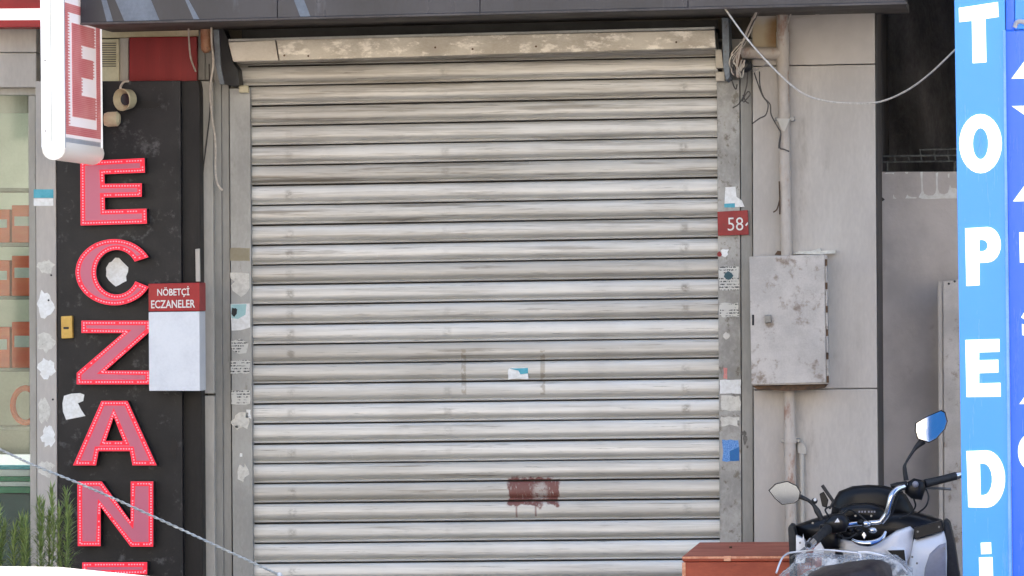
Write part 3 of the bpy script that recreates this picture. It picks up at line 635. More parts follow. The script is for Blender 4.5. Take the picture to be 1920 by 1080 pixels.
# ------------------------------------------------------------------ far left: pharmacy front
ph = thing('glazed_shopfront', 'pharmacy shop window with pale frame and orange goods behind glass', 'window', (W(20, 800, -.1).x, -.1, 0))
MB().px([(-260, 165), (70, 165), (70, 178), (-260, 178)], -.14, .1).build('window_head', 'strip', ph, bevel=.003)
MB().px([(53, 179), (66, 179), (70, GY), (58, GY)], -.14, .1).build('window_stile', 'strip', ph, bevel=.003)
MB().px([(-260, 178.5), (52, 178.5), (57, GY), (-255, GY)], -.08, .008).build('window_pane', 'glass', ph)
MB().px([(-260, 52), (68, 52), (68, 98), (-260, 98)], -.22, .2).build('beige_box', 'stone', ph, bevel=.006)
MB().px([(-260, 99), (68, 99), (68, 164), (-260, 164)], -.20, .18).build('beige_box', 'stone', ph, bevel=.006)
MB().px([(-260, 182), (52, 180), (52, 212), (-260, 214)], .0, .02).build('blind', 'strip', ph)
pil = MB().px([(66, 152), (104, 152), (108, GY), (71, GY)], -.31, .3).build('wall_pillar', 'stone', None, bevel=.006)
tag(pil, 'narrow whitish pillar with peeling paint left of the black board', 'pillar')
s_ = MB().px([(63, 355), (100, 355), (100, 371), (63, 371)], -.3125, .0015).build('sticker', 'teal', pil); MB().px([(63, 372), (100, 372), (100, 386), (63, 386)], -.312, .0015).build('sticker', 'paper', pil)
for i, (x, y, rx, ry) in enumerate(((85, 500, 16, 12), (86, 570, 15, 26), (84, 640, 16, 18), (88, 690, 14, 20), (82, 770, 13, 22), (90, 820, 12, 20), (86, 880, 14, 16))):
    MB().px(blob(x, y, rx, ry, 18, .35, 60 + i), -.312, .0015).build('peeling_patch', 'paper' if i % 2 else 'paper_aged', pil)
for x, y in ((96, 516), (91, 563), (99, 749)): MB().disc(W(x, y, -.3135), (0, 1, 0), .006, .003, 8).build('drill_hole', 'bike_matt', pil)
fs = thing('pharmacy_fascia', 'red shop fascia with a white band at upper left', 'sign', (W(30, 30, -.4).x, -.3, W(30, 52, -.4).z))
MB().px([(-260, -130), (80, -130), (80, 15), (-260, 18)], -.44, .2).build('red_band', 'redsign', fs, bevel=.004)
MB().px([(-260, 18.5), (80, 15.5), (80, 37), (-260, 39)], -.46, .2).build('white_band', 'white_glow', fs, bevel=.004)
MB().px([(-260, 39.5), (80, 37.5), (80, 51), (-260, 53)], -.44, .2).build('red_band', 'redsign', fs, bevel=.004)
# shop interior
ri = thing('pharmacy_room', 'pale greenish pharmacy interior seen through the window', 'room', (W(0, 800, 1).x, 1.0, 0))
x0, x1 = W(-260, 540).x, W(64, 540).x + .6
MB().box(x0, x1, 2.4, 2.5, 0, 3.6).build('back_wall', 'inside', ri); MB().box(x1, x1 + .1, .36, 2.5, 0, 3.6).build('side_wall', 'inside', ri)
MB().box(x0, x1, .2, 2.4, 3.4, 3.5).build('ceiling', 'inside', ri); MB().box(x0 + .3, x1 - .3, 1.0, 1.4, 3.35, 3.39).build('fill_panel', 'room_fill', ri)
sf = thing('display_shelf', 'display shelf behind the pharmacy window', 'shelf', (W(0, 800, .4).x, .45, 0))
for y_ in (352, 455, 555, 690, 800): MB().px([(-200, y_), (62, y_), (62, y_ + 7), (-200, y_ + 7)], .3, .4).build('shelf_board', 'shelf', sf, bevel=.002)
MB().px([(-205, 340), (-198, 340), (-195, GY), (-205, GY)], .3, .4).build('shelf_side', 'shelf', sf); MB().px([(63, 340), (68, 340), (73, GY), (67, GY)], .3, .4).build('shelf_side', 'shelf', sf)
gi = 0
for y_, hs in ((455, 78), (555, 84), (690, 96)):
    for j, x in enumerate((-60, -18, 22)):
        w_ = 38 if j != 1 else 36; h_ = hs * (1 - .1 * ((j + gi) % 3))
        b_ = MB().px([(x, y_ - h_), (x + w_, y_ - h_), (x + w_, y_ - .2), (x, y_ - .2)], .34, .2).build('product_box', 'orange', None, bevel=.004)
        tag(b_, 'orange product box, %s on the %s shelf in the pharmacy window' % (('leftmost', 'middle one', 'rightmost')[j], {455: 'top', 555: 'second', 690: 'third'}[y_]), 'box', 'orange boxes in the pharmacy window')
        MB().px([(x + 5, y_ - h_ * .7), (x + w_ - 5, y_ - h_ * .7), (x + w_ - 5, y_ - h_ * .45), (x + 5, y_ - h_ * .45)], .338, .002).build('box_label', 'inside', b_); gi += 1
rg = MB(); cr = W(48, 760, .3)
rg.tube([cr + Vector((math.cos(a * math.pi / 10) * .075, 0, math.sin(a * math.pi / 10) * .1)) for a in range(21)], .018, 8, 0, False)
tag(rg.build('orange_ring', 'orange', None, smooth=True), 'orange ring-shaped float standing in the pharmacy window', 'ring')
cn = thing('striped_reflection', 'white and green bands built in for a reflection low in the pharmacy window', 'reflection', (W(0, 1000, .3).x, .3, 0))
for y0_, y1_, mt in ((853, 872, 'white_glow'), (872.5, 880, 'teal'), (880.5, 893, 'white'), (893.5, 903, 'green'), (903.5, 912, 'white'), (912.5, 925, 'green'), (925.5, GY, 'dark_teal')):
    MB().px([(-200, y0_), (62, y0_), (62, y1_), (-200, y1_)], .1 if y1_ < 926 else .14, .12).build('reflection_band', mt, cn, bevel=.004)  # solid bands stand in for a reflection in the glass

# projecting lightbox with an LED letter
pj = thing('projecting_sign', 'white projecting sign, its end glowing in place of sunlight, with a red LED letter E', 'sign', (W(100, 20, -.9).x, -.9, 3.2))
ya, yb_ = -1.55, -.37
xa = W(73, 150, ya).x; xb = W(117, 150, ya).x; zb = W(100, 287, ya).z; zt = W(100, -130, ya).z
th = xb - xa
MB().box(xa + .006, xb - .012, ya + .05, yb_, zb + .035, zt).build('cabinet', 'white', pj, bevel=.006)
rim = MB(); rr_ = .03
prof_ = [(xa, 0), (xa + .01, -.03), (xa + th * .5, -.042), (xb - .01, -.03), (xb, 0)]
MB().add([(x, ya + .055 + y_, z) for z in (zb + .04, zt) for x, y_ in prof_], [(0, 1, 6, 5), (1, 2, 7, 6), (2, 3, 8, 7), (3, 4, 9, 8), (0, 5, 9, 4), (4, 3, 2, 1, 0), (5, 6, 7, 8, 9)]).build('end_cap', 'white_glow', pj, smooth=True)
MB().ball((xa + th / 2, ya + .05, zb + .04), 1, 16, 10, (th / 2, .043, .04)).build('end_cap', 'white_glow', pj, smooth='all')
MB().tube([(xa + th / 2, ya + .06, zb + .028), (xa + th / 2, yb_ - .0, zb + .028)], th * .5, 16).build('bottom_cap', 'light_warm', pj, smooth=True).scale = (1, 1, 1)
MB().box(xa + th * .5 - .002, xa + th * .5 + .002, ya + .0105, ya + .0145, zb + .06, zt - .02).build('end_seam', 'strip', pj)
for z_ in (zb + .12, zb + .5, zb + .9): MB().disc((xa + th * .24, ya + .0165, z_), (0, 1, 0), .005, .02, 10).build('end_screw', 'steel', pj)
# LED face on the right side of the box
FX = xb - .012
MB().box(FX, FX + .012, ya + .055, ya + .085, zb + .03, zt - .01).build('face_rim', 'white', pj, bevel=.003)
MB().box(FX, FX + .004, yb_ - .034, yb_ + .004, zb + .03, zt - .01).build('face_rim', 'white_glow', pj, bevel=.003)
def fy(t): return ya + .09 + t * (yb_ - .035 - ya - .09)
def fz(py): return W(150, py, -.95).z
def lpan(t0, t1, p0, p1, dx, mt, nm): MB().box(FX + .001, FX + dx, fy(t0), fy(t1), fz(p1), fz(p0)).build(nm, mt, pj)
lpan(0, 1, -100, 262, .003, 'led_field', 'led_backing')
for a_ in ((.0, .10, 14, 256), (.86, .97, 14, 256), (.10, .86, 14, 30), (.10, .86, 240, 256)): lpan(*a_, .006, 'led_panel', 'led_frame')
lpan(.10, .86, 30, 240, .005, 'led_field', 'led_field')
for a_ in ((.20, .44, 48, 222), (.44, .80, 48, 86), (.44, .76, 110, 146), (.44, .82, 180, 222)): lpan(*a_, .008, 'led_panel', 'led_letter')
rk = random.Random(5)
for t0, p0, p1 in ((.80, 48, 86), (.76, 110, 146), (.82, 180, 222), (.10, 32, 238), (.44, 88, 108), (.44, 148, 178)):   # comb edges of the lamp rows
    y_ = p0 + 1
    cmb = MB()
    while y_ < p1 - 2:
        cmb.box(FX + .005, FX + .0075, fy(t0), fy(t0 + .035), fz(y_ + 2.6), fz(y_)); y_ += 5.6
    cmb.build('led_row', 'led_panel', pj, kind='stuff')
MB().tube([(xa + th / 2, yb_, zt - .15), (xa + th / 2, -.02, zt - .15)], .02, 8).build('wall_arm', 'steel', pj)

# ------------------------------------------------------------------ right: pipes, cables, cabinet
PY = -.155
dp = thing('drain_pipe', 'grey painted vertical drain pipe with side branch on the pillar', 'pipe', (W(1478, GY, PY).x, PY, 0))
MB().tube([W(1466, -140, PY), W(1467, 60, PY), W(1470, 230, PY), W(1474, 470, PY), W(1480, 740, PY), W(1486, GY, PY)], .032, 16, 3).build('pipe', 'pipe', dp, smooth=True)
MB().tube([W(1384, 98, PY), W(1390, 98, PY), W(1466, 101, PY)], [.034, .034, .034], 16).build('branch', 'pipe', dp, smooth=True)
MB().tube([W(1382, 98, PY - .005), W(1387, 98, PY - .005)], .038, 16).build('branch_cap', 'cream', dp, smooth=True)
for y0_, y1_, px in ((60, 140, 1467.5), (215, 232, 1470), (820, 831, 1481.5)):
    MB().tube([W(px, y0_, PY), W(px + .4, y1_, PY)], .0365 if y0_ > 100 else .036, 16).build('collar', 'pipe', dp, smooth=True)
for px, py in ((1470, 223), (1481.5, 826)):
    MB().px([(px - 17, py - 3), (px + 19, py - 4), (px + 19, py + 4), (px - 17, py + 4)], PY - .01, .05).build('clamp', 'steel', dp, bevel=.003)
MB().px([(1456, 222), (1482, 222), (1472, 246), (1466, 246)], PY - .04, .02).build('clamp_tab', 'strip', dp, bevel=.003)
sp = MB().tube([W(1503, 850, -.13), W(1506, GY, -.13)], .0145, 12).build('conduit', 'strip', None, smooth=True)
tag(sp, 'thin pale conduit beside the lower drain pipe', 'conduit')
MB().px([(1494, 824), (1502, 822), (1512, 842), (1511, 852), (1496, 850)], -.14, .035).build('conduit_bracket', 'strip', sp, bevel=.003)
cb = thing('electric_cabinet', 'scuffed grey steel electric cabinet on the pillar', 'cabinet', (W(1482, 722, -.2).x, -.2, W(1482, 722, -.2).z))
EY = -.30
MB().px([(1406, 482), (1550, 478), (1553, 720), (1411, 723)], EY + .012, .19).build('cabinet_body', 'cabinet', cb, bevel=.003)
dr = MB().px([(1405, 481), (1546, 477), (1549, 717), (1409, 721)], EY, .011).build('cabinet_door', 'cabinet', cb, bevel=.003)
MB().tube([W(1412, 590, EY - .002), W(1412, 610, EY - .002)], .006, 8).build('key_slot', 'bike_matt', dr)
MB().px([(1434, 591), (1446, 590), (1446, 605), (1434, 606)], EY - .022, .021).build('latch', 'steel', dr, bevel=.004)
for i in range(16):
    y_ = 486 + i * 14.6; xx = 1549 + i * .2
    MB().tube([W(xx, y_, EY + .004), W(xx + .2, y_ + 12.5, EY + .004)], .0062, 8).build('hinge_knuckle', 'rust' if i % 3 == 0 else 'cabinet', cb)
MB().px([(1410, 723.5), (1552, 720.5), (1546, 727), (1520, 731), (1470, 733), (1420, 730)], EY + .03, .15).build('bottom_rust', 'rust', cb)
MB().px([(1486, 476), (1500, 470), (1520, 471), (1537, 465), (1540, 470), (1566, 469), (1566, 475), (1540, 477)], -.15, .045).build('mortar_smear', 'paper_aged', cb)
MB().px([(1452, 478), (1458, 470), (1470, 472), (1474, 478)], -.17, .04).build('bottom_rust', 'rust', cb)

def cable(name, label, pts, r, mt, sm=6, grp=None, cat='cable'):
    return tag(MB().tube([W(*p) for p in pts], r, 6, sm).build(name, mt, None, smooth=True), label, cat, grp)
cable('hanging_cable', 'long pale cable sagging from the canopy to the light blue sign', [(1357, 13, -1.0), (1400, 72, -1.1), (1450, 128, -1.3), (1500, 172, -1.6), (1545, 189, -1.9), (1600, 194, -2.2), (1650, 191, -2.5), (1700, 170, -2.8), (1745, 137, -3.1), (1792, 92, -3.37)], .0048, 'cable_white')
cable('hanging_cable', 'cream loose cable dangling down the left jamb', [(396, 30, -.33), (397, 80, -.33), (400, 120, -.33), (394, 165, -.3), (397, 215, -.2), (404, 265, -.16), (404, 320, -.15), (408, 345, -.15), (417, 357, -.16)], .0062, 'cable_white')
cable('hanging_cable', 'short white wire hanging in front of the red panel', [(353, 46, -.3), (354, 70, -.25), (357, 105, -.2), (362, 122, -.17), (367, 134, -.14)], .005, 'cable_white')
cable('hanging_cable', 'thin dark wire along the beige strip of the left jamb', [(392, 120, -.135), (394, 200, -.135), (388, 260, -.13), (380, 330, -.13), (378, 400, -.13), (378, 470, -.13)], .004, 'cable_dark')
cable('wall_cable', 'short pale wire from the cable knot up to the sagging cable', [(1412, 136, -.32), (1422, 130, -.5), (1432, 124, -.8), (1440, 115, -1.25)], .004, 'cable_white')
cable('wall_cable', 'pale wire dropping beside the top of the drain pipe', [(1492, -10, -.5), (1486, 15, -.3), (1481, 32, -.2), (1477, 44, -.19)], .004, 'cable_white')
cable('wall_cable', 'faint wire slanting across the top of the pillar', [(1490, 36, -.125), (1530, 28, -.14), (1570, 14, -.2), (1600, -4, -.4)], .003, 'pipe')
bn = thing('cable_bundle', 'tangled knot of old cables beside the pipe branch', 'cables', W(1385, 120, -.3))
rc = random.Random(11)
for i in range(9):
    p = [W(1428 + rc.uniform(-8, 8), 8 + rc.uniform(-8, 8), -.5), W(1404 + rc.uniform(-4, 4), 55 + rc.uniform(-6, 6), -.36), W(1392 + rc.uniform(-6, 6), 85 + rc.uniform(-5, 5), -.33),
         W(1376 + rc.uniform(-6, 8), 108 + rc.uniform(-6, 6), -.32), W(1374 + rc.uniform(-5, 10), 128 + rc.uniform(-5, 8), -.31), W(1384 + rc.uniform(-6, 8), 142 + rc.uniform(-5, 5), -.3), W(1394 + rc.uniform(-8, 8), 120 + rc.uniform(-9, 9), -.28)]
    MB().tube(p, .0035 + rc.random() * .002, 6, 5).build('cable', ('cable_dark', 'cable_white', 'pipe')[i % 3], bn, smooth=True)
MB().ball(W(1379, 118, -.25), .05, 10, 7, (.8, .8, 1.5)).build('taped_joint', 'rust', bn, smooth='all')
MB().ball(W(1398, 124, -.2), .04, 10, 7, (1, .8, .9)).build('taped_joint', 'bike_matt', bn, smooth='all')
for i, p in enumerate(([(1372, 150), (1376, 162), (1380, 167), (1382, 158)], [(1402, 135), (1400, 160), (1396, 175), (1392, 190)], [(1390, 190), (1402, 172), (1406, 178), (1394, 192)], [(1394, 182), (1384, 196), (1374, 202)], [(1393, 178), (1398, 190), (1404, 194)],
                       [(1414, 136), (1422, 160), (1430, 180), (1440, 195), (1436, 215), (1424, 222), (1410, 232)], [(1424, 134), (1425, 160), (1432, 182), (1444, 196), (1446, 215), (1458, 238), (1464, 250), (1462, 276), (1470, 280), (1480, 284)], [(1464, 250), (1461, 268), (1460, 278)])):
    MB().tube([W(a, b, -.2 if a < 1455 else -.205) for a, b in p], .0038, 6, 5).build('cable', 'cable_dark', bn, smooth=True)
for i, p in enumerate(([(1462, 375), (1457, 392), (1450, 398)], [(1461, 340), (1462, 372), (1462, 402)])):
    MB().tube([W(a, b, -.185) for a, b in p], .004, 6, 4).build('cable', 'rust', bn, smooth=True)

# ------------------------------------------------------------------ alley on the right
al = thing('alley_wall', 'grey rendered low wall in the gap right of the pillar', 'wall', (W(1720, 800, .5).x, .5, 0))
MB().px([(1640, 322), (2300, 320), (2300, GY), (1640, GY)], .9, .25).build('wall_face', 'render', al, bevel=.008)
RQ = lambda pts: [(1640 + u / 3.375, 240 + v / 3.375) for u, v in pts]
for pts in ([(288, 278), (304, 278), (303, 330), (306, 390), (314, 416), (340, 428), (370, 426), (384, 410), (390, 380), (388, 330), (386, 285), (402, 280), (398, 330), (400, 385), (410, 412), (440, 420), (462, 410), (472, 380), (476, 358), (484, 378), (520, 384), (520, 446), (430, 446), (345, 450), (300, 448), (278, 440), (284, 425), (296, 405), (294, 340)],
            [(194, 446), (206, 420), (214, 430), (232, 436), (266, 438), (262, 446)], [(116, 446), (118, 418), (124, 436), (138, 448)], [(22, 430), (26, 352), (32, 385), (38, 430)], [(60, 290), (75, 282), (126, 281), (120, 294), (108, 288)], [(462, 290), (474, 286), (472, 316), (464, 312)], [(190, 280), (212, 279), (208, 290), (196, 288)]):
    MB().px(RQ(pts), .897, .002).build('paint_run', 'paper', al)
MB().px(blob(1652, 374, 6, 4, 12, .3, 77), .896, .003).build('hole', 'bike_matt', al)
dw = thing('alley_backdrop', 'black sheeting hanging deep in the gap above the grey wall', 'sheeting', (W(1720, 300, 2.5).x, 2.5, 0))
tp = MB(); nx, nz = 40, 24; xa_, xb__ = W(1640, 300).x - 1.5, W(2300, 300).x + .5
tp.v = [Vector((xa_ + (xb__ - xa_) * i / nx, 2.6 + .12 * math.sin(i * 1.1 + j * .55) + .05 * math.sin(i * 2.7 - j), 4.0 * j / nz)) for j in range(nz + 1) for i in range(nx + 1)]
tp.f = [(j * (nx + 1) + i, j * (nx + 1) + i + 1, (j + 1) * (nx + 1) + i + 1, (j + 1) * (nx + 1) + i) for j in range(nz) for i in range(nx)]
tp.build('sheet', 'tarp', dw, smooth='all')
MB().box(W(1646, 300).x - .02, W(1646, 300).x + .0, .92, 2.5, 0, 3.97).build('shade_side_sheet', 'tarp', dw)  # enclosing side, added to keep the gap dark
rl = thing('metal_railing', 'thin grey metal railing lying on top of the alley wall', 'railing', W(1720, 318, 1.0))
def bar(a, b, r=.006): MB().tube([W(*a, 1.0), W(*b, 1.0)], r, 6).build('rail_bar', 'rail', rl)
bar((1648, 293), (1800, 291)); bar((1650, 304), (1800, 302), .005)
for x in (1676, 1702, 1726, 1752, 1778): bar((x, 292), (x + 3, 304), .005)
bar((1724, 281), (1800, 279), .005); bar((1725, 281), (1726, 292), .005); bar((1752, 280), (1752, 292), .005); bar((1778, 280), (1778, 292), .005)
for x in (1664, 1790): bar((x, 303), (x, 321), .006)
md = thing('metal_door', 'grey metal door leaf ajar behind the light blue sign', 'door', (W(1790, GY, .6).x, .62, 0))
MB().px([(1768, 528), (1900, 508), (1905, GY), (1772, GY)], .6, .04).build('door_leaf', 'cabinet', md, bevel=.004)
MB().px([(1758, 529), (1766, 527), (1770, GY), (1762, GY)], .59, .06).build('door_edge', 'stone', md, bevel=.004)
for x in (1779, 1790): MB().disc(W(x, 532 - (x - 1779) * .4, .595), (0, 1, 0), .007, .004, 8).build('rivet', 'bike_matt', md)
wr = thing('side_building', 'grey neighbouring wall at the far right behind the blue signs', 'wall', (W(2300, 800).x, .3, 0))
MB().box(W(2040, 540).x, 12, .1, 6, 0, 3.97).build('wall_face', 'stone', wr)
wl = MB().box(-20, W(-262, 540).x, -.1, 4, 0, 3.97).build('left_building', 'stone', None); struct(wl)

# blue signs
bs = thing('light_blue_sign', 'tall light blue sign glowing in place of sunlight, with white letters TOPEDİ', 'sign', (W(1850, 1080, -3.4).x, -3.35, 0))
SY = -3.4
MB().px([(1787, -160), (1882, -160), (1901, 1330), (1809, 1330)], SY, .12).build('sign_box', 'sky_blue', bs, bevel=.004)
MB().px([(1880.5, 56), (1885.5, 56), (1899, 1330), (1894, 1330)], SY - .012, .1).build('edge_trim', worn('pale_blue_trim', lin(150, 200, 245), lin(120, 180, 235), .4), bs, bevel=.002)
def sl_letter(root, name, poly, y, hole=None):
    fl = list(poly)
    if hole: j = min(range(len(poly)), key=lambda q: (poly[q][0] - hole[0][0]) ** 2 + (poly[q][1] - hole[0][1]) ** 2); fl = poly[:j + 1] + hole + [hole[0]] + poly[j:]
    MB().px(fl, y - .006, .0055).build('letter', 'sign_white', root)
q = lambda pts, oy: [(1620 + u / 2.7, oy + v / 2.7) for u, v in pts]
sl_letter(bs, 'T', q([(480, 40), (678, 10), (682, 85), (615, 95), (620, 315), (550, 320), (546, 105), (482, 112)], 0), SY)
ellp = lambda cx, cy, rx, ry, n=28, a0=0, dr_=1, pw=1: [(cx + rx * math.cos(R(a0) + dr_ * 2 * math.pi * i / n), cy - ry * math.sin(R(a0) + dr_ * 2 * math.pi * i / n)) for i in range(n)]
sl_letter(bs, 'O', q(ellp(590, 727, 108, 150, 28, 90), 0), SY, q(ellp(590, 727, 39, 79, 24, 90, -1), 0))
sl_letter(bs, 'P', q([(512, 130)] + [(625 + 68 * math.sin(R(a)), 213 - 90 * math.cos(R(a))) for a in range(0, 181, 15)] + [(585, 305), (585, 418), (518, 422)], 380), SY,
          q([(584, 188), (584, 246)] + [(600 + 26 * math.sin(R(a)), 217 - 29 * math.cos(R(a))) for a in range(180, -1, -30)], 380))
sl_letter(bs, 'E', q([(513, 695), (686, 690), (686, 755), (583, 758), (583, 798), (680, 795), (680, 860), (583, 863), (583, 915), (692, 912), (692, 982), (519, 984)], 380), SY)
dq = lambda pts: [(1260 + u / 2.909, 740 + v / 2.909) for u, v in pts]
sl_letter(bs, 'D', dq([(1606, 308)] + [(1715 + 102 * math.sin(R(a)), 460 - 156 * math.cos(R(a))) for a in range(0, 181, 12)] + [(1616, 614)]), SY,
          dq([(1680, 376), (1684, 548)] + [(1700 + 46 * math.sin(R(a)), 462 - 86 * math.cos(R(a))) for a in range(180, -1, -20)]))
sl_letter(bs, 'I', dq([(1684, 808), (1740, 806), (1742, 868), (1686, 870)]), SY); sl_letter(bs, 'I', dq([(1674, 888), (1748, 886), (1756, 1150), (1682, 1150)]), SY)
for z in (.25,): MB().box(W(1815, 1080, SY).x, W(1890, 1080, SY).x, SY + .02, SY + .1, 0, W(0, 1328, SY).z + .03).build('post', 'steel', bs)
ds = thing('deep_blue_sign', 'deep blue sign glowing in place of sunlight, with white letters at the right edge', 'sign', (W(1950, 1080, -3.3).x, -3.2, 0))
DY = -3.27
MB().px([(1885, 58), (2030, 52), (2046, 1330), (1902, 1330)], DY, .1).build('sign_box', 'deep_blue', ds, bevel=.004)
MB().px([(1884, -150), (1901, -150), (1902, 56), (1886, 57)], DY + .02, .08).build('upper_box', 'deep_blue', ds, bevel=.004)
MB().px([(1902, -150), (2024, -150), (2026, 50), (1903, 55)], DY + .05, .04).build('upper_panel', 'sky_blue', ds, bevel=.004)
MB().tube([W(1902, 52, DY - .01), W(1906, 43, DY - .01), W(1914, 40, DY - .01), W(1925, 44, DY - .01)], .012, 8, 4).build('cable_loop', 'cable_white', ds, smooth=True)
def dl(s, cx, cy, w, h): text(s, 'letter', 'sign_white', ds, (cx, cy), DY - .001, w, h, .06, .006, .012)
for s, cx, cy, w, h in (('A', 1950, 118, 108, 58), ('Y', 1950, 226, 104, 58), ('A', 1952, 348, 106, 58), ('K', 1958, 463, 92, 58), ('S', 1960, 605, 90, 58), ('A', 1962, 728, 102, 58), ('Ğ', 1964, 838, 110, 92)): dl(s, cx, cy, w, h)
MB().box(W(1915, 1080, DY).x, W(2030, 1080, DY).x, DY + .01, DY + .08, 0, W(0, 1328, DY).z + .03).build('post', 'steel', ds)

# ------------------------------------------------------------------ red-brown chest
ch = thing('wooden_chest', 'red-brown painted wooden chest with worn orange edges below the shutter', 'chest', (W(1390, 1240, -2).x, -1.5, 0))
KY = -2.0; a = W(1281, 1043, KY); b = W(1521, 1036, KY)
MB().box(a.x, b.x, KY, KY + 1.35, .06, a.z - .03).build('chest_body', 'crate', ch, bevel=.006)
MB().box(a.x - .004, b.x + .004, KY - .008, KY + 1.36, a.z - .028, a.z).build('lid', 'crate', ch, bevel=.005)
MB().box(a.x - .006, b.x + .006, KY - .012, KY - .0085, a.z - .012, a.z - .001).build('edge_trim', 'crate_edge', ch)
MB().box(a.x - .006, a.x + .012, KY - .006, KY - .0015, .1, a.z - .032).build('edge_trim', 'crate_edge', ch)
c0 = W(1364, 1040, KY)
MB().box(c0.x - .018, c0.x + .02, KY - .022, KY - .0125, a.z - .026, a.z + .002).build('hasp', 'crate_edge', ch, bevel=.003)
for x in (a.x + .05, b.x - .09):
    for y_ in (KY + .05, KY + 1.25): MB().box(x, x + .05, y_, y_ + .05, 0, .058).build('foot', 'crate', ch)
MB().disc(W(1370, 1028, KY + .6), (0, 0, 1), .008, .01, 8).build('nail', 'rust', ch)

# ------------------------------------------------------------------ motor scooter, nose to the wall, leaning on its stand
bk = thing('motor_scooter', 'black and white motor scooter parked nose to the wall, bars turned', 'motorcycle', (W(1650, 1300, -2.5).x, -2.5, 0))
def B(u, v, y): return W(1420 + u / 3.375, 760 + v / 3.375, y)
def shell(poly, y, depth, bulge, mid=.8, cen=.42):
    P = [B(u, v, y) for u, v in poly]; c_ = sum(P, Vector()) / len(P)
    ring = lambda k, dy: [c_ + (p - c_) * k + Vector((0, dy, 0)) - Vector((0, (p - c_).y * k, 0)) for p in P]
    return MB().loft([ring(.97, depth), ring(1, depth * .5), ring(1, 0), ring(mid, -bulge * .7), ring(cen, -bulge)])
def dens(poly, k=3):
    out = []
    for i in range(len(poly)):
        a, b = poly[i], poly[(i + 1) % len(poly)]
        out += [(a[0] + (b[0] - a[0]) * j / k, a[1] + (b[1] - a[1]) * j / k) for j in range(k)]
    return out
def btube(pts, r, name, mt, parent=bk, n=10, sm=4): return MB().tube([B(*p) for p in pts], r, n, sm).build(name, mt, parent, smooth=True)
# screen and dashboard
shell(dens([(462, 715), (478, 610), (515, 545), (600, 512), (700, 503), (800, 508), (880, 530), (940, 565), (985, 645), (1000, 715)], 2), -1.95, .05, .05).build('windscreen', 'visor', bk, smooth='all')
dsh = shell(dens([(500, 735), (520, 650), (600, 625), (720, 620), (800, 650), (830, 735)], 3), -2.08, .1, .03).build('dashboard', 'bike_black', bk, smooth='all')
for i in range(6): MB().prism([B(640 + i * 18 + (6 if i > 2 else 0), 668, -2.122), B(651 + i * 18 + (6 if i > 2 else 0), 668, -2.122), B(651 + i * 18 + (6 if i > 2 else 0), 679, -2.122), B(640 + i * 18 + (6 if i > 2 else 0), 679, -2.122)], .003).build('dash_digit', 'bike_grey', dsh)
# front body
shell(dens([(470, 690), (1000, 680), (1110, 712), (1170, 735), (1190, 850), (800, 880), (520, 890), (250, 850), (235, 765), (320, 735)], 2), -2.0, .3, .05).build('front_cowl', 'bike_black', bk, smooth='all')
shell(dens([(515, 905), (525, 850), (640, 880), (800, 850), (880, 795), (965, 768), (990, 790), (975, 940), (930, 1020), (600, 1010)], 2), -2.22, .12, .035).build('leg_shield', 'bike_white', bk, smooth='all')
fp = shell(dens([(990, 850), (1180, 800), (1196, 860), (1200, 960), (1195, 1180), (960, 1200), (950, 1040), (975, 930)], 2), -2.24, .2, .04).build('side_fairing', 'bike_white', bk, smooth='all')
shell(dens([(1090, 940), (1150, 885), (1192, 870), (1194, 1100), (1050, 1150), (1060, 1030)], 2), -2.288, .03, .008).build('grey_insert', 'bike_grey', fp, smooth='all')
MB().prism([B(*p, -2.27) for p in ((990, 775), (1168, 728), (1176, 798), (995, 850))], .05).build('fairing_cap', 'bike_black', fp, bevel=.004)
shell(dens([(808, 915), (850, 895), (935, 905), (950, 1000), (940, 1015), (880, 985), (820, 940)], 2), -2.262, .03, .006).build('glove_box_frame', 'bike_white', bk, smooth='all')
MB().prism([B(*p, -2.275) for p in ((822, 918), (930, 915), (940, 1000), (915, 1000))], .012).build('glove_box', 'bike_black', bk, bevel=.003)
MB().prism([B(*p, -2.2) for p in ((1175, 735), (1195, 726), (1218, 745), (1250, 880), (1290, 1150), (1200, 1150), (1196, 900))], .25).build('side_guard', 'bike_matt', bk, bevel=.012, smooth=True)
MB().prism([B(*p, -2.2) for p in ((193, 775), (205, 752), (232, 760), (245, 830), (240, 1150), (205, 1150), (200, 900))], .2).build('side_guard', 'bike_matt', bk, bevel=.01, smooth=True)
MB().prism([B(*p, -2.24) for p in ((244, 822), (300, 850), (312, 895), (300, 1000), (244, 1000))], .1).build('side_fairing', 'bike_white', bk, bevel=.006, smooth=True)
MB().prism([B(*p, -2.26) for p in ((290, 810), (305, 890), (285, 860))], .02).build('fairing_tip', 'bike_white', bk, bevel=.002)
MB().prism([B(*p, -2.30) for p in ((358, 905), (400, 865), (424, 912), (416, 960), (350, 960))], .04).build('fairing_tip', 'bike_white', bk, bevel=.003)
shell(dens([(395, 760), (500, 740), (525, 800), (520, 905), (430, 915), (385, 860)], 2), -2.26, .15, .03).build('steering_cover', 'bike_black', bk, smooth='all')
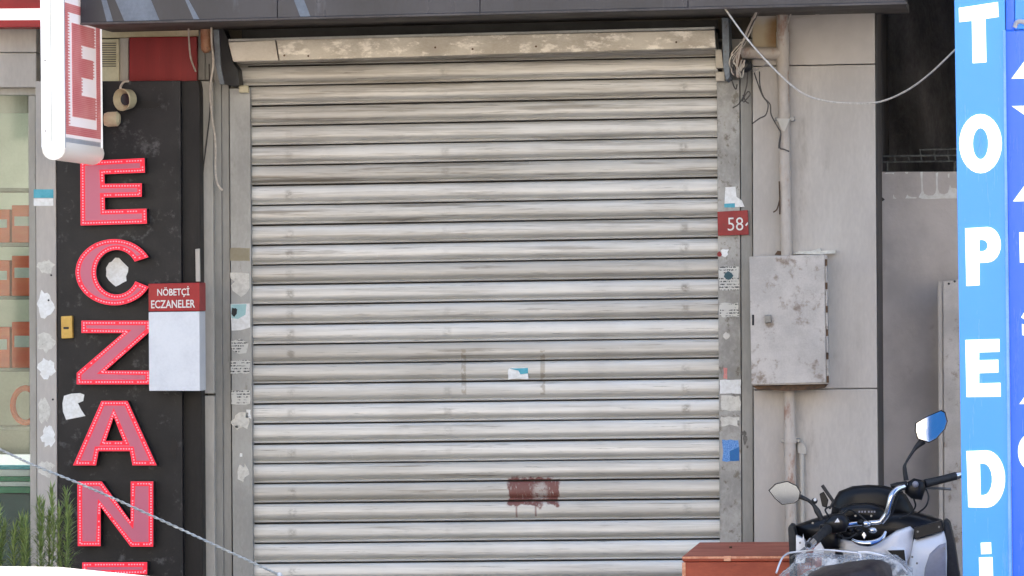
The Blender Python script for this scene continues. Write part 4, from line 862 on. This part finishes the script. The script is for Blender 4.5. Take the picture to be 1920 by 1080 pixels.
# bars
hb = thing; 
bar_ = btube([(500, 800, -2.3), (560, 760, -2.25), (680, 745, -2.22), (780, 735, -2.22), (815, 690, -2.23), (832, 630, -2.24), (850, 565, -2.24), (885, 530, -2.22), (940, 508, -2.18), (1060, 490, -2.12)], .0125, 'handlebar', 'chrome', bk, 12, 5)
btube([(782, 738, -2.25), (818, 690, -2.26), (836, 630, -2.27), (852, 570, -2.27), (885, 532, -2.25), (925, 515, -2.22)], .0165, 'bar_riser', 'chrome', bar_, 14, 5)
MB().tube([B(1055, 496, -2.14), B(1070, 493, -2.13), B(1160, 472, -2.08), B(1255, 447, -2.03)], [.019, .023, .021, .0215], 14, 3).build('grip', 'bike_matt', bar_, smooth=True)
MB().tube([B(1256, 447, -2.03), B(1288, 439, -2.02)], [.0215, .017], 14).build('bar_end', 'chrome', bar_, smooth=True)
btube([(1040, 520, -2.11), (1090, 524, -2.08), (1160, 526, -2.05), (1222, 530, -2.02)], [.007, .006, .006, .008], 'brake_lever', 'steel', bar_, 8, 3)
swc = shell(dens([(925, 500), (990, 462), (1055, 478), (1065, 530), (1040, 600), (975, 590), (935, 555)], 2), -2.17, .06, .025).build('switch_box', 'bike_black', bar_, smooth='all')
MB().ball(B(1000, 500, -2.2), .017, 10, 7).build('switch_button', 'bike_grey', swc, smooth='all')
shell(dens([(840, 500), (880, 488), (945, 480), (950, 510), (900, 520), (850, 530)], 2), -2.2, .04, .015).build('brake_reservoir', 'bike_black', bar_, smooth='all')
btube([(1068, 530, -2.15), (1084, 580, -2.16), (1066, 640, -2.17), (1015, 682, -2.12)], .0045, 'brake_hose', 'bike_matt', bar_, 8, 6)
btube([(800, 690, -2.15), (850, 610, -2.2), (920, 545, -2.2)], .006, 'brake_hose', 'bike_matt', bar_, 8, 6)
MB().tube([B(470, 760, -2.33), B(430, 795, -2.4), B(385, 835, -2.5), B(345, 872, -2.58)], [.03, .024, .023, .0235], 14, 3).build('grip', 'bike_matt', bar_, smooth=True)
MB().tube([B(347, 868, -2.58), B(326, 888, -2.62)], [.026, .022], 14).build('bar_end', 'chrome', bar_, smooth=True)
MB().tube([B(326, 888, -2.6205), B(325, 889, -2.622)], .012, 12).build('bar_bore', 'bike_matt', bar_)
sw2 = shell(dens([(420, 745), (470, 690), (545, 685), (585, 735), (560, 800), (470, 815)], 2), -2.36, .08, .03).build('switch_box', 'bike_black', bar_, smooth='all')
MB().prism([B(*p, -2.40) for p in ((488, 742), (508, 712), (522, 740))], .012).build('switch_button', 'bike_white', sw2, bevel=.002)
for u, v, r_ in ((560, 715, .014), (535, 775, .012), (520, 825, .016), (590, 790, .018), (640, 790, .02), (690, 750, .022), (655, 740, .018), (730, 790, .02), (620, 815, .012)):
    MB().ball(B(u, v, -2.28), r_, 9, 6, (1.2, 1, .8)).build('clamp_bolt', random.Random(u).choice(['bike_black', 'bike_black', 'chrome', 'bike_grey']), bar_, smooth='all')
btube([(300, 905, -2.5), (250, 940, -2.55), (215, 965, -2.6)], [.008, .006, .007], 'brake_lever', 'steel', bar_, 8, 3)
btube([(600, 850, -2.3), (640, 868, -2.31), (700, 874, -2.32), (750, 864, -2.31), (790, 840, -2.3), (812, 800, -2.28)], [.008, .014, .017, .015, .012, .007], 'chrome_trim', 'chrome', bk, 12, 5)
btube([(505, 820, -2.28), (540, 780, -2.29), (552, 740, -2.28)], .005, 'brake_hose', 'bike_matt', bar_, 8, 5)
# mirrors
def mirror(poly, y, arm, radii, tilt):
    P = [B(u, v, y) for u, v in dens(poly, 3)]
    c_ = sum(P, Vector()) / len(P); rot = Matrix.Rotation(tilt[0], 3, 'X') @ Matrix.Rotation(tilt[1], 3, 'Z')
    ring = lambda k, dy: [c_ + rot @ ((p - c_) * k + Vector((0, dy, 0))) for p in P]
    h = MB().loft([ring(.35, .055), ring(.75, .045), ring(1, .012), ring(1.0, -.006), ring(.93, -.006), ring(.93, .0)]).build('mirror', 'bike_black', bk, smooth=True)
    g = MB(); g.v = ring(.94, -.0025); g.f = [tuple(range(len(P)))]; g.build('mirror_glass', 'mirror', h)
    MB().tube([B(*p) for p in arm], radii, 10, 4).build('mirror_arm', 'bike_matt', h, smooth=True)
mirror([(70, 537), (112, 496), (190, 478), (252, 508), (275, 548), (264, 600), (236, 620), (156, 630), (108, 588)], -2.34, [(262, 575, -2.325), (320, 600, -2.33), (355, 630, -2.33), (380, 670, -2.33), (410, 725, -2.33)], [.013, .009, .009, .016, .012], (.045, .02))
mirror([(1000, 112), (1078, 66), (1165, 29), (1190, 42), (1205, 100), (1190, 150), (1132, 214), (1085, 238), (1012, 214), (996, 160)], -2.16, [(1048, 225, -2.14), (1015, 255, -2.15), (985, 292, -2.16), (940, 365, -2.17), (932, 402, -2.17), (942, 475, -2.17)], [.02, .014, .008, .006, .011, .013], (.0, .09))
for i_, (u, v) in enumerate(((1015, 800), (1150, 770), (1185, 905), (1010, 1000), (980, 960), (560, 930), (270, 870), (350, 745), (620, 700), (720, 700))):
    MB().disc(B(u, v, -2.305 if u > 500 else -2.27), (0, 1, 0), .0055, .012, 10).build('fairing_screw', 'steel', bk)
for pts_ in ([(990, 590, -2.18), (1000, 640, -2.15), (960, 690, -2.12), (900, 715, -2.1)], [(450, 700, -2.36), (430, 660, -2.3), (470, 640, -2.2), (520, 660, -2.12)], [(540, 690, -2.36), (580, 660, -2.25), (640, 690, -2.2), (700, 740, -2.2)],
             [(905, 530, -2.2), (880, 600, -2.21), (850, 690, -2.2), (800, 760, -2.2)], [(500, 790, -2.36), (530, 830, -2.34), (580, 840, -2.3), (640, 800, -2.28)]):
    btube(pts_, .0048, 'control_cable', 'bike_matt', bar_, 8, 6)
MB().prism([B(*p, -2.33) for p in ((660, 820), (675, 800), (690, 822), (676, 850))], .01).build('ignition_key', 'chrome', bk, bevel=.002)
# phone holder
ph_ = MB().prism([B(*p, -2.26) for p in ((400, 512), (418, 500), (492, 608), (462, 660), (450, 655), (470, 612))], .03).build('phone_holder', 'bike_matt', bk, bevel=.004)
MB().prism([B(*p, -2.25) for p in ((392, 560), (420, 545), (450, 600), (440, 650), (410, 640))], .02).build('holder_plate', 'bike_black', ph_, bevel=.004)
MB().disc(B(365, 597, -2.35), (0, 1, 0), .008, .01, 12).build('reflector', 'white', bk)
MB().ball(B(362, 605, -2.33), .016, 10, 7).build('reflector_cup', 'bike_matt', bk, smooth='all')
# seat under crinkled clear wrap
sx0, sx1 = B(170, 1100, -3).x, B(985, 1100, -3).x; cxs = (sx0 + sx1) / 2; zs = B(600, 1000, -3).z
def seat_ring(y, w, z, h, k=18):
    out = []
    for i in range(k):
        a = 2 * math.pi * i / k; ca, sa = math.cos(a), math.sin(a)
        out.append(Vector((cxs + w * math.copysign(abs(ca) ** .7, ca) - .04 * (sa), y, z + h * math.copysign(abs(sa) ** .8, sa) + .06 * ca)))
    return out
MB().loft([seat_ring(-2.62, .14, zs - .15, .04), seat_ring(-2.68, .24, zs - .13, .075), seat_ring(-2.85, .29, zs - .1, .09), seat_ring(-3.1, .27, zs - .09, .1), seat_ring(-3.4, .2, zs - .07, .09), seat_ring(-3.62, .14, zs - .08, .06), seat_ring(-3.68, .07, zs - .09, .03)]).build('seat', 'seat', bk, smooth='all')
wp = MB(); nu, nv = 54, 26; rw = random.Random(9)
from mathutils import noise as mn
for j in range(nv + 1):
    for i in range(nu + 1):
        u = 135 + (985 - 135) * i / nu; t = i / nu; s_ = j / nv
        y_ = -2.55 - s_ * .75
        vtop = 935 + 60 * (abs(t - .5) * 2) ** 3 + (40 if t < .12 else 0) - 12 * math.sin(t * 9)
        p = B(u, vtop + 34 * s_, y_)
        nn = mn.noise(Vector((u * .035, y_ * 16, 0))) + .6 * mn.noise(Vector((u * .09, y_ * 34, 3)))
        wp.v.append(p + Vector((0, 0, .012 * nn - .10 * max(0, abs(t - .5) - .38) * 3 - (.09 if j == nv else 0))))
wp.f = [(j * (nu + 1) + i, j * (nu + 1) + i + 1, (j + 1) * (nu + 1) + i + 1, (j + 1) * (nu + 1) + i) for j in range(nv) for i in range(nu)]
wp.build('seat_wrap', 'wrap', bk, smooth='all')
btube([(120, 1060, -2.95), (150, 980, -2.85), (180, 945, -2.7), (230, 930, -2.6), (420, 915, -2.55), (640, 935, -2.55)], .005, 'wrap_fold', 'bike_white', bk, 6, 5)
btube([(640, 930, -3.0), (655, 960, -3.05), (650, 1010, -3.1), (652, 1080, -3.15)], .006, 'wrap_fold', 'bike_white', bk, 6, 5)
btube([(640, 932, -2.9), (720, 935, -2.92), (820, 965, -2.95), (900, 1010, -3.0), (950, 1060, -3.05)], .007, 'wrap_fold', 'bike_white', bk, 6, 5)
# lower running gear (below the frame)
lean = Matrix.Translation((cxs + .10, 0, 0)) @ Matrix.Rotation(R(-9), 4, 'Y')
T = lambda x, y, z: lean @ Vector((x, y, z))
def wheel(y):
    ty = MB().tube([T(0, y + .245 * math.cos(a * math.pi / 16), .30 + .245 * math.sin(a * math.pi / 16)) for a in range(33)], .058, 12, 0, False).build('wheel', 'tyre', bk, smooth='all')
    MB().tube([T(-.05, y, .3), T(-.03, y, .3), T(.03, y, .3), T(.05, y, .3)], [.04, .06, .06, .04], 16).build('hub', 'steel', ty, smooth=True)
    for i in range(5):
        a = 2 * math.pi * i / 5; MB().tube([T(0, y + .05 * math.cos(a), .3 + .05 * math.sin(a)), T(0, y + .2 * math.cos(a), .3 + .2 * math.sin(a))], .014, 8).build('spoke', 'steel', ty)
    MB().tube([T(0, y + .2 * math.cos(a * math.pi / 16), .30 + .2 * math.sin(a * math.pi / 16)) for a in range(33)], .02, 8, 0, False).build('rim', 'steel', ty, smooth='all')
wheel(-1.55); wheel(-3.2)
rb = lambda y, w, z0, z1: [T(w * math.cos(2 * math.pi * i / 14), y, (z0 + z1) / 2 + (z1 - z0) / 2 * math.sin(2 * math.pi * i / 14)) for i in range(14)]
zt_ = zs - .12
MB().loft([rb(-1.9, .1, .45, zt_), rb(-2.1, .22, .3, zt_ + .05), rb(-2.4, .2, .22, zt_ - .1), rb(-2.8, .2, .25, zt_ - .03), rb(-3.2, .17, .42, zt_), rb(-3.6, .09, zt_ - .16, zt_)]).build('body', 'bike_black', bk, smooth='all')
for s_ in (-.09, .09): MB().tube([T(s_, -1.55, .3), T(s_, -1.75, .62), T(s_ * .6, -1.95, .9)], .022, 10).build('fork_leg', 'steel', bk, smooth=True)
MB().tube([T(.2, -2.6, .25), T(.22, -2.9, .27), T(.23, -3.5, .4)], [.03, .055, .05], 12, 3).build('exhaust', 'steel', bk, smooth=True)
st_top = T(-.16, -2.5, .28); MB().tube([st_top, (st_top.x - .14, -2.52, .012)], .012, 8).build('side_stand', 'steel', bk)
MB().prism([T(-.08, -3.69, zt_ - .02), T(.08, -3.69, zt_ - .02), T(.06, -3.69, zt_ - .1), T(-.06, -3.69, zt_ - .1)], .05).build('tail_light', 'redsign', bk, bevel=.006)

# ------------------------------------------------------------------ rosemary-like plants in a trough, lower left
PLY = -3.0
pl = thing('planter_trough', 'long grey planter trough at the foot of the black board', 'planter', (W(60, 1240, PLY).x, PLY, 0))
xa, xb = W(-90, 1100, PLY).x, W(150, 1100, PLY).x; ptz = W(60, 1105, PLY).z
tro = MB(); 
tro.loft([[Vector((xa + i_, PLY - .13 + i_, z)), Vector((xb - i_, PLY - .13 + i_, z)), Vector((xb - i_, PLY + .13 - i_, z)), Vector((xa + i_, PLY + .13 - i_, z))] for i_, z in ((.03, 0), (0, ptz), (.015, ptz), (.02, ptz - .04))])
tro.build('trough', 'pave', pl, bevel=.004)
MB().box(xa + .03, xb - .03, PLY - .1, PLY + .1, ptz - .06, ptz - .03).build('soil', 'rust', pl)
rp = random.Random(21)
plants = [('leftmost needle-leaved green plant, cut by the frame edge', [(2, 955), (-14, 975), (10, 985), (-30, 965)]),
          ('short needle-leaved green plant between its taller neighbours', [(40, 975), (54, 972), (30, 990), (47, 1000)]),
          ('tall needle-leaved green plant in front of the whitish pillar', [(98, 918), (84, 950), (92, 965), (76, 940)]),
          ('needle-leaved green plant in front of the black board', [(122, 922), (112, 955), (130, 960)])]
for lb, tips in plants:
    bx_ = sum(t[0] for t in tips) / len(tips)
    rt = thing('rosemary_plant', lb, 'plant', W(bx_, 1112, PLY), 'plants in the trough')
    stm = MB(); lf = MB()
    for tx, ty in tips:
        yo = rp.uniform(-.07, .07)
        base = W(bx_ + (tx - bx_) * .45, 1116, PLY) + Vector((0, yo, 0)); tip = W(tx, ty, PLY) + Vector((0, yo, 0)); mid = (base + tip) / 2 + Vector((rp.uniform(-.02, .02), 0, 0))
        P = [base, mid, tip]; stm.tube(P, [.006, .005, .003], 6, 4)
        N_ = 150
        for i in range(N_):
            t = (i / N_) ** .85; p = base.lerp(mid, t * 2) if t < .5 else mid.lerp(tip, t * 2 - 1)
            a = i * 2.4 + rp.uniform(-.4, .4); ln_ = (.115 - .05 * t) * rp.uniform(.6, 1.15); el = .35 + .75 * t + rp.uniform(-.45, .35)
            d = Vector((math.cos(a) * math.cos(el), math.sin(a) * math.cos(el), math.sin(el))); sd2 = d.cross(Vector((0, 0, 1))).normalized() * .0034
            m1 = p + d * ln_ * .5 + Vector((0, 0, .004)); e_ = p + d * ln_ + Vector((0, 0, -.034 * (1 - t) * rp.random()))
            lf.add([p - sd2 * .6, p + sd2 * .6, m1 + sd2, m1 - sd2, e_], [(0, 1, 2, 3), (3, 2, 4)])
    stm.build('stem', 'stem', rt, smooth=True); lf.build('foliage', 'leaf', rt, kind='stuff')

# guy wire crossing the lower left corner
gw = thing('guy_wire', 'twisted steel guy wire slanting down across the lower left corner', 'wire', W(560, 1100, -3.4))
pa = W(-260, 700, -3.4); pm = [W(0, 843, -3.4), W(60, 871, -3.4), W(150, 907, -3.4), W(230, 942, -3.4), W(330, 988, -3.4), W(420, 1030, -3.4), W(500, 1067, -3.4), W(524, 1078, -3.4)]
pts = [pa] + pm
for ph0 in (0, math.pi):
    full = []; K = 28
    for i in range(len(pts) - 1):
        for j in range(K):
            t = (i * K + j); q_ = pts[i].lerp(pts[i + 1], j / K); a = t * .9 + ph0
            full.append(q_ + Vector((.3 * math.cos(a), math.sin(a), .9 * math.cos(a))) * .0040)
    MB().tube(full, .0036, 6).build('strand', 'wire', gw, smooth=True)
e1 = pts[-1]; MB().tube([e1, e1 + Vector((.02, 0, -.01)), Vector((e1.x + .62, -3.4, .0))], [.009, .006, .005], 8).build('lower_rod', 'wire', gw, smooth=True)
MB().ball(e1, .013, 10, 7).build('wire_clamp', 'white', gw, smooth='all')
MB().tube([pa, (pa.x - .02, -3.4, 0)], .03, 10).build('anchor_post', 'steel', gw)

# ------------------------------------------------------------------ white car parked nearer to the camera; only its roof edge reaches the frame
CYc = -15.3; re = W(296, 1081, CYc); zr = W(0, 1064, CYc).z
car = thing('parked_car', 'white car whose sunlit roof edge shows at the lower left corner', 'car', (re.x - 2.2, CYc, -.13))
X = lambda x: re.x + x
def sec(x, z0, z1, w0, w1, n=5):
    L_ = [Vector((X(x), CYc - w0, z0)), Vector((X(x), CYc - w0 * 1.0, z0 + (z1 - z0) * .55)), Vector((X(x), CYc - w1, z1 - .05)), Vector((X(x), CYc - w1 * .86, z1)),
          Vector((X(x), CYc + w1 * .86, z1)), Vector((X(x), CYc + w1, z1 - .05)), Vector((X(x), CYc + w0, z0 + (z1 - z0) * .55)), Vector((X(x), CYc + w0, z0))]
    return L_
MB().loft([sec(.62, .35, .75, .7, .66), sec(.55, .15, .86, .82, .76), sec(.2, .1, .9, .86, .8), sec(-1.2, .08, .88, .87, .82), sec(-2.4, .08, .86, .87, .82), sec(-3.1, .1, .8, .84, .76), sec(-3.5, .15, .66, .78, .7), sec(-3.58, .25, .5, .68, .64)]).build('body', 'car_white', car, bevel=.015, smooth=True)
zz = zr - .029
MB().loft([sec(.42, .84, .90, .74, .72), sec(.2, .84, zz - .16, .74, .64), sec(-.02, .84, zz - .035, .75, .61), sec(-.35, .84, zz, .76, .6), sec(-1.2, .84, zz + .012, .77, .61), sec(-1.7, .84, zz - .03, .77, .61), sec(-2.25, .84, .96, .76, .7), sec(-2.5, .82, .86, .74, .7)]).build('roof', 'car_white', car, bevel=.01, smooth=True)
for s_ in (-1, 1):
    for x0_, x1_, x2_, x3_ in ((-.85, -.1, -.32, -.85), (-1.75, -.92, -.92, -1.5)):
        g = MB(); yy0 = CYc + s_ * .775; yy1 = CYc + s_ * .635
        g.prism([Vector((X(x0_), yy0, .93)), Vector((X(x1_), yy0, .93)), Vector((X(x2_), yy1, zz - .1)), Vector((X(x3_), yy1, zz - .1))], s_ * .012); g.build('side_window', 'dkglass', car)
    for wx in (-.25, -2.75):
        wh = MB().tube([Vector((X(wx) + .25 * math.cos(a * math.pi / 12), CYc + s_ * .79, .17 + .25 * math.sin(a * math.pi / 12))) for a in range(25)], .065, 10, 0, False).build('wheel', 'tyre', car, smooth='all')
        MB().disc((X(wx), CYc + s_ * .75, .17), (0, s_, 0), .22, .09, 20).build('rim', 'steel', wh)
    MB().box(X(.56), X(.6), CYc + s_ * .62 - .1, CYc + s_ * .62 + .1, .6, .74).build('tail_light', 'redsign', car, bevel=.01)
    MB().box(X(-3.56), X(-3.5), CYc + s_ * .55 - .12, CYc + s_ * .55 + .12, .48, .6).build('headlight', 'white', car, bevel=.015)
MB().prism([Vector((X(.405), CYc - .6, .93)), Vector((X(.405), CYc + .6, .93)), Vector((X(.215), CYc + .52, zz - .2)), Vector((X(.215), CYc - .52, zz - .2))], Vector((.015, 0, .005))).build('rear_window', 'dkglass', car)
MB().prism([Vector((X(-2.2), CYc - .6, .99)), Vector((X(-2.2), CYc + .6, .99)), Vector((X(-1.76), CYc + .52, zz - .08)), Vector((X(-1.76), CYc - .52, zz - .08))], Vector((-.015, 0, .012))).build('windscreen', 'dkglass', car)
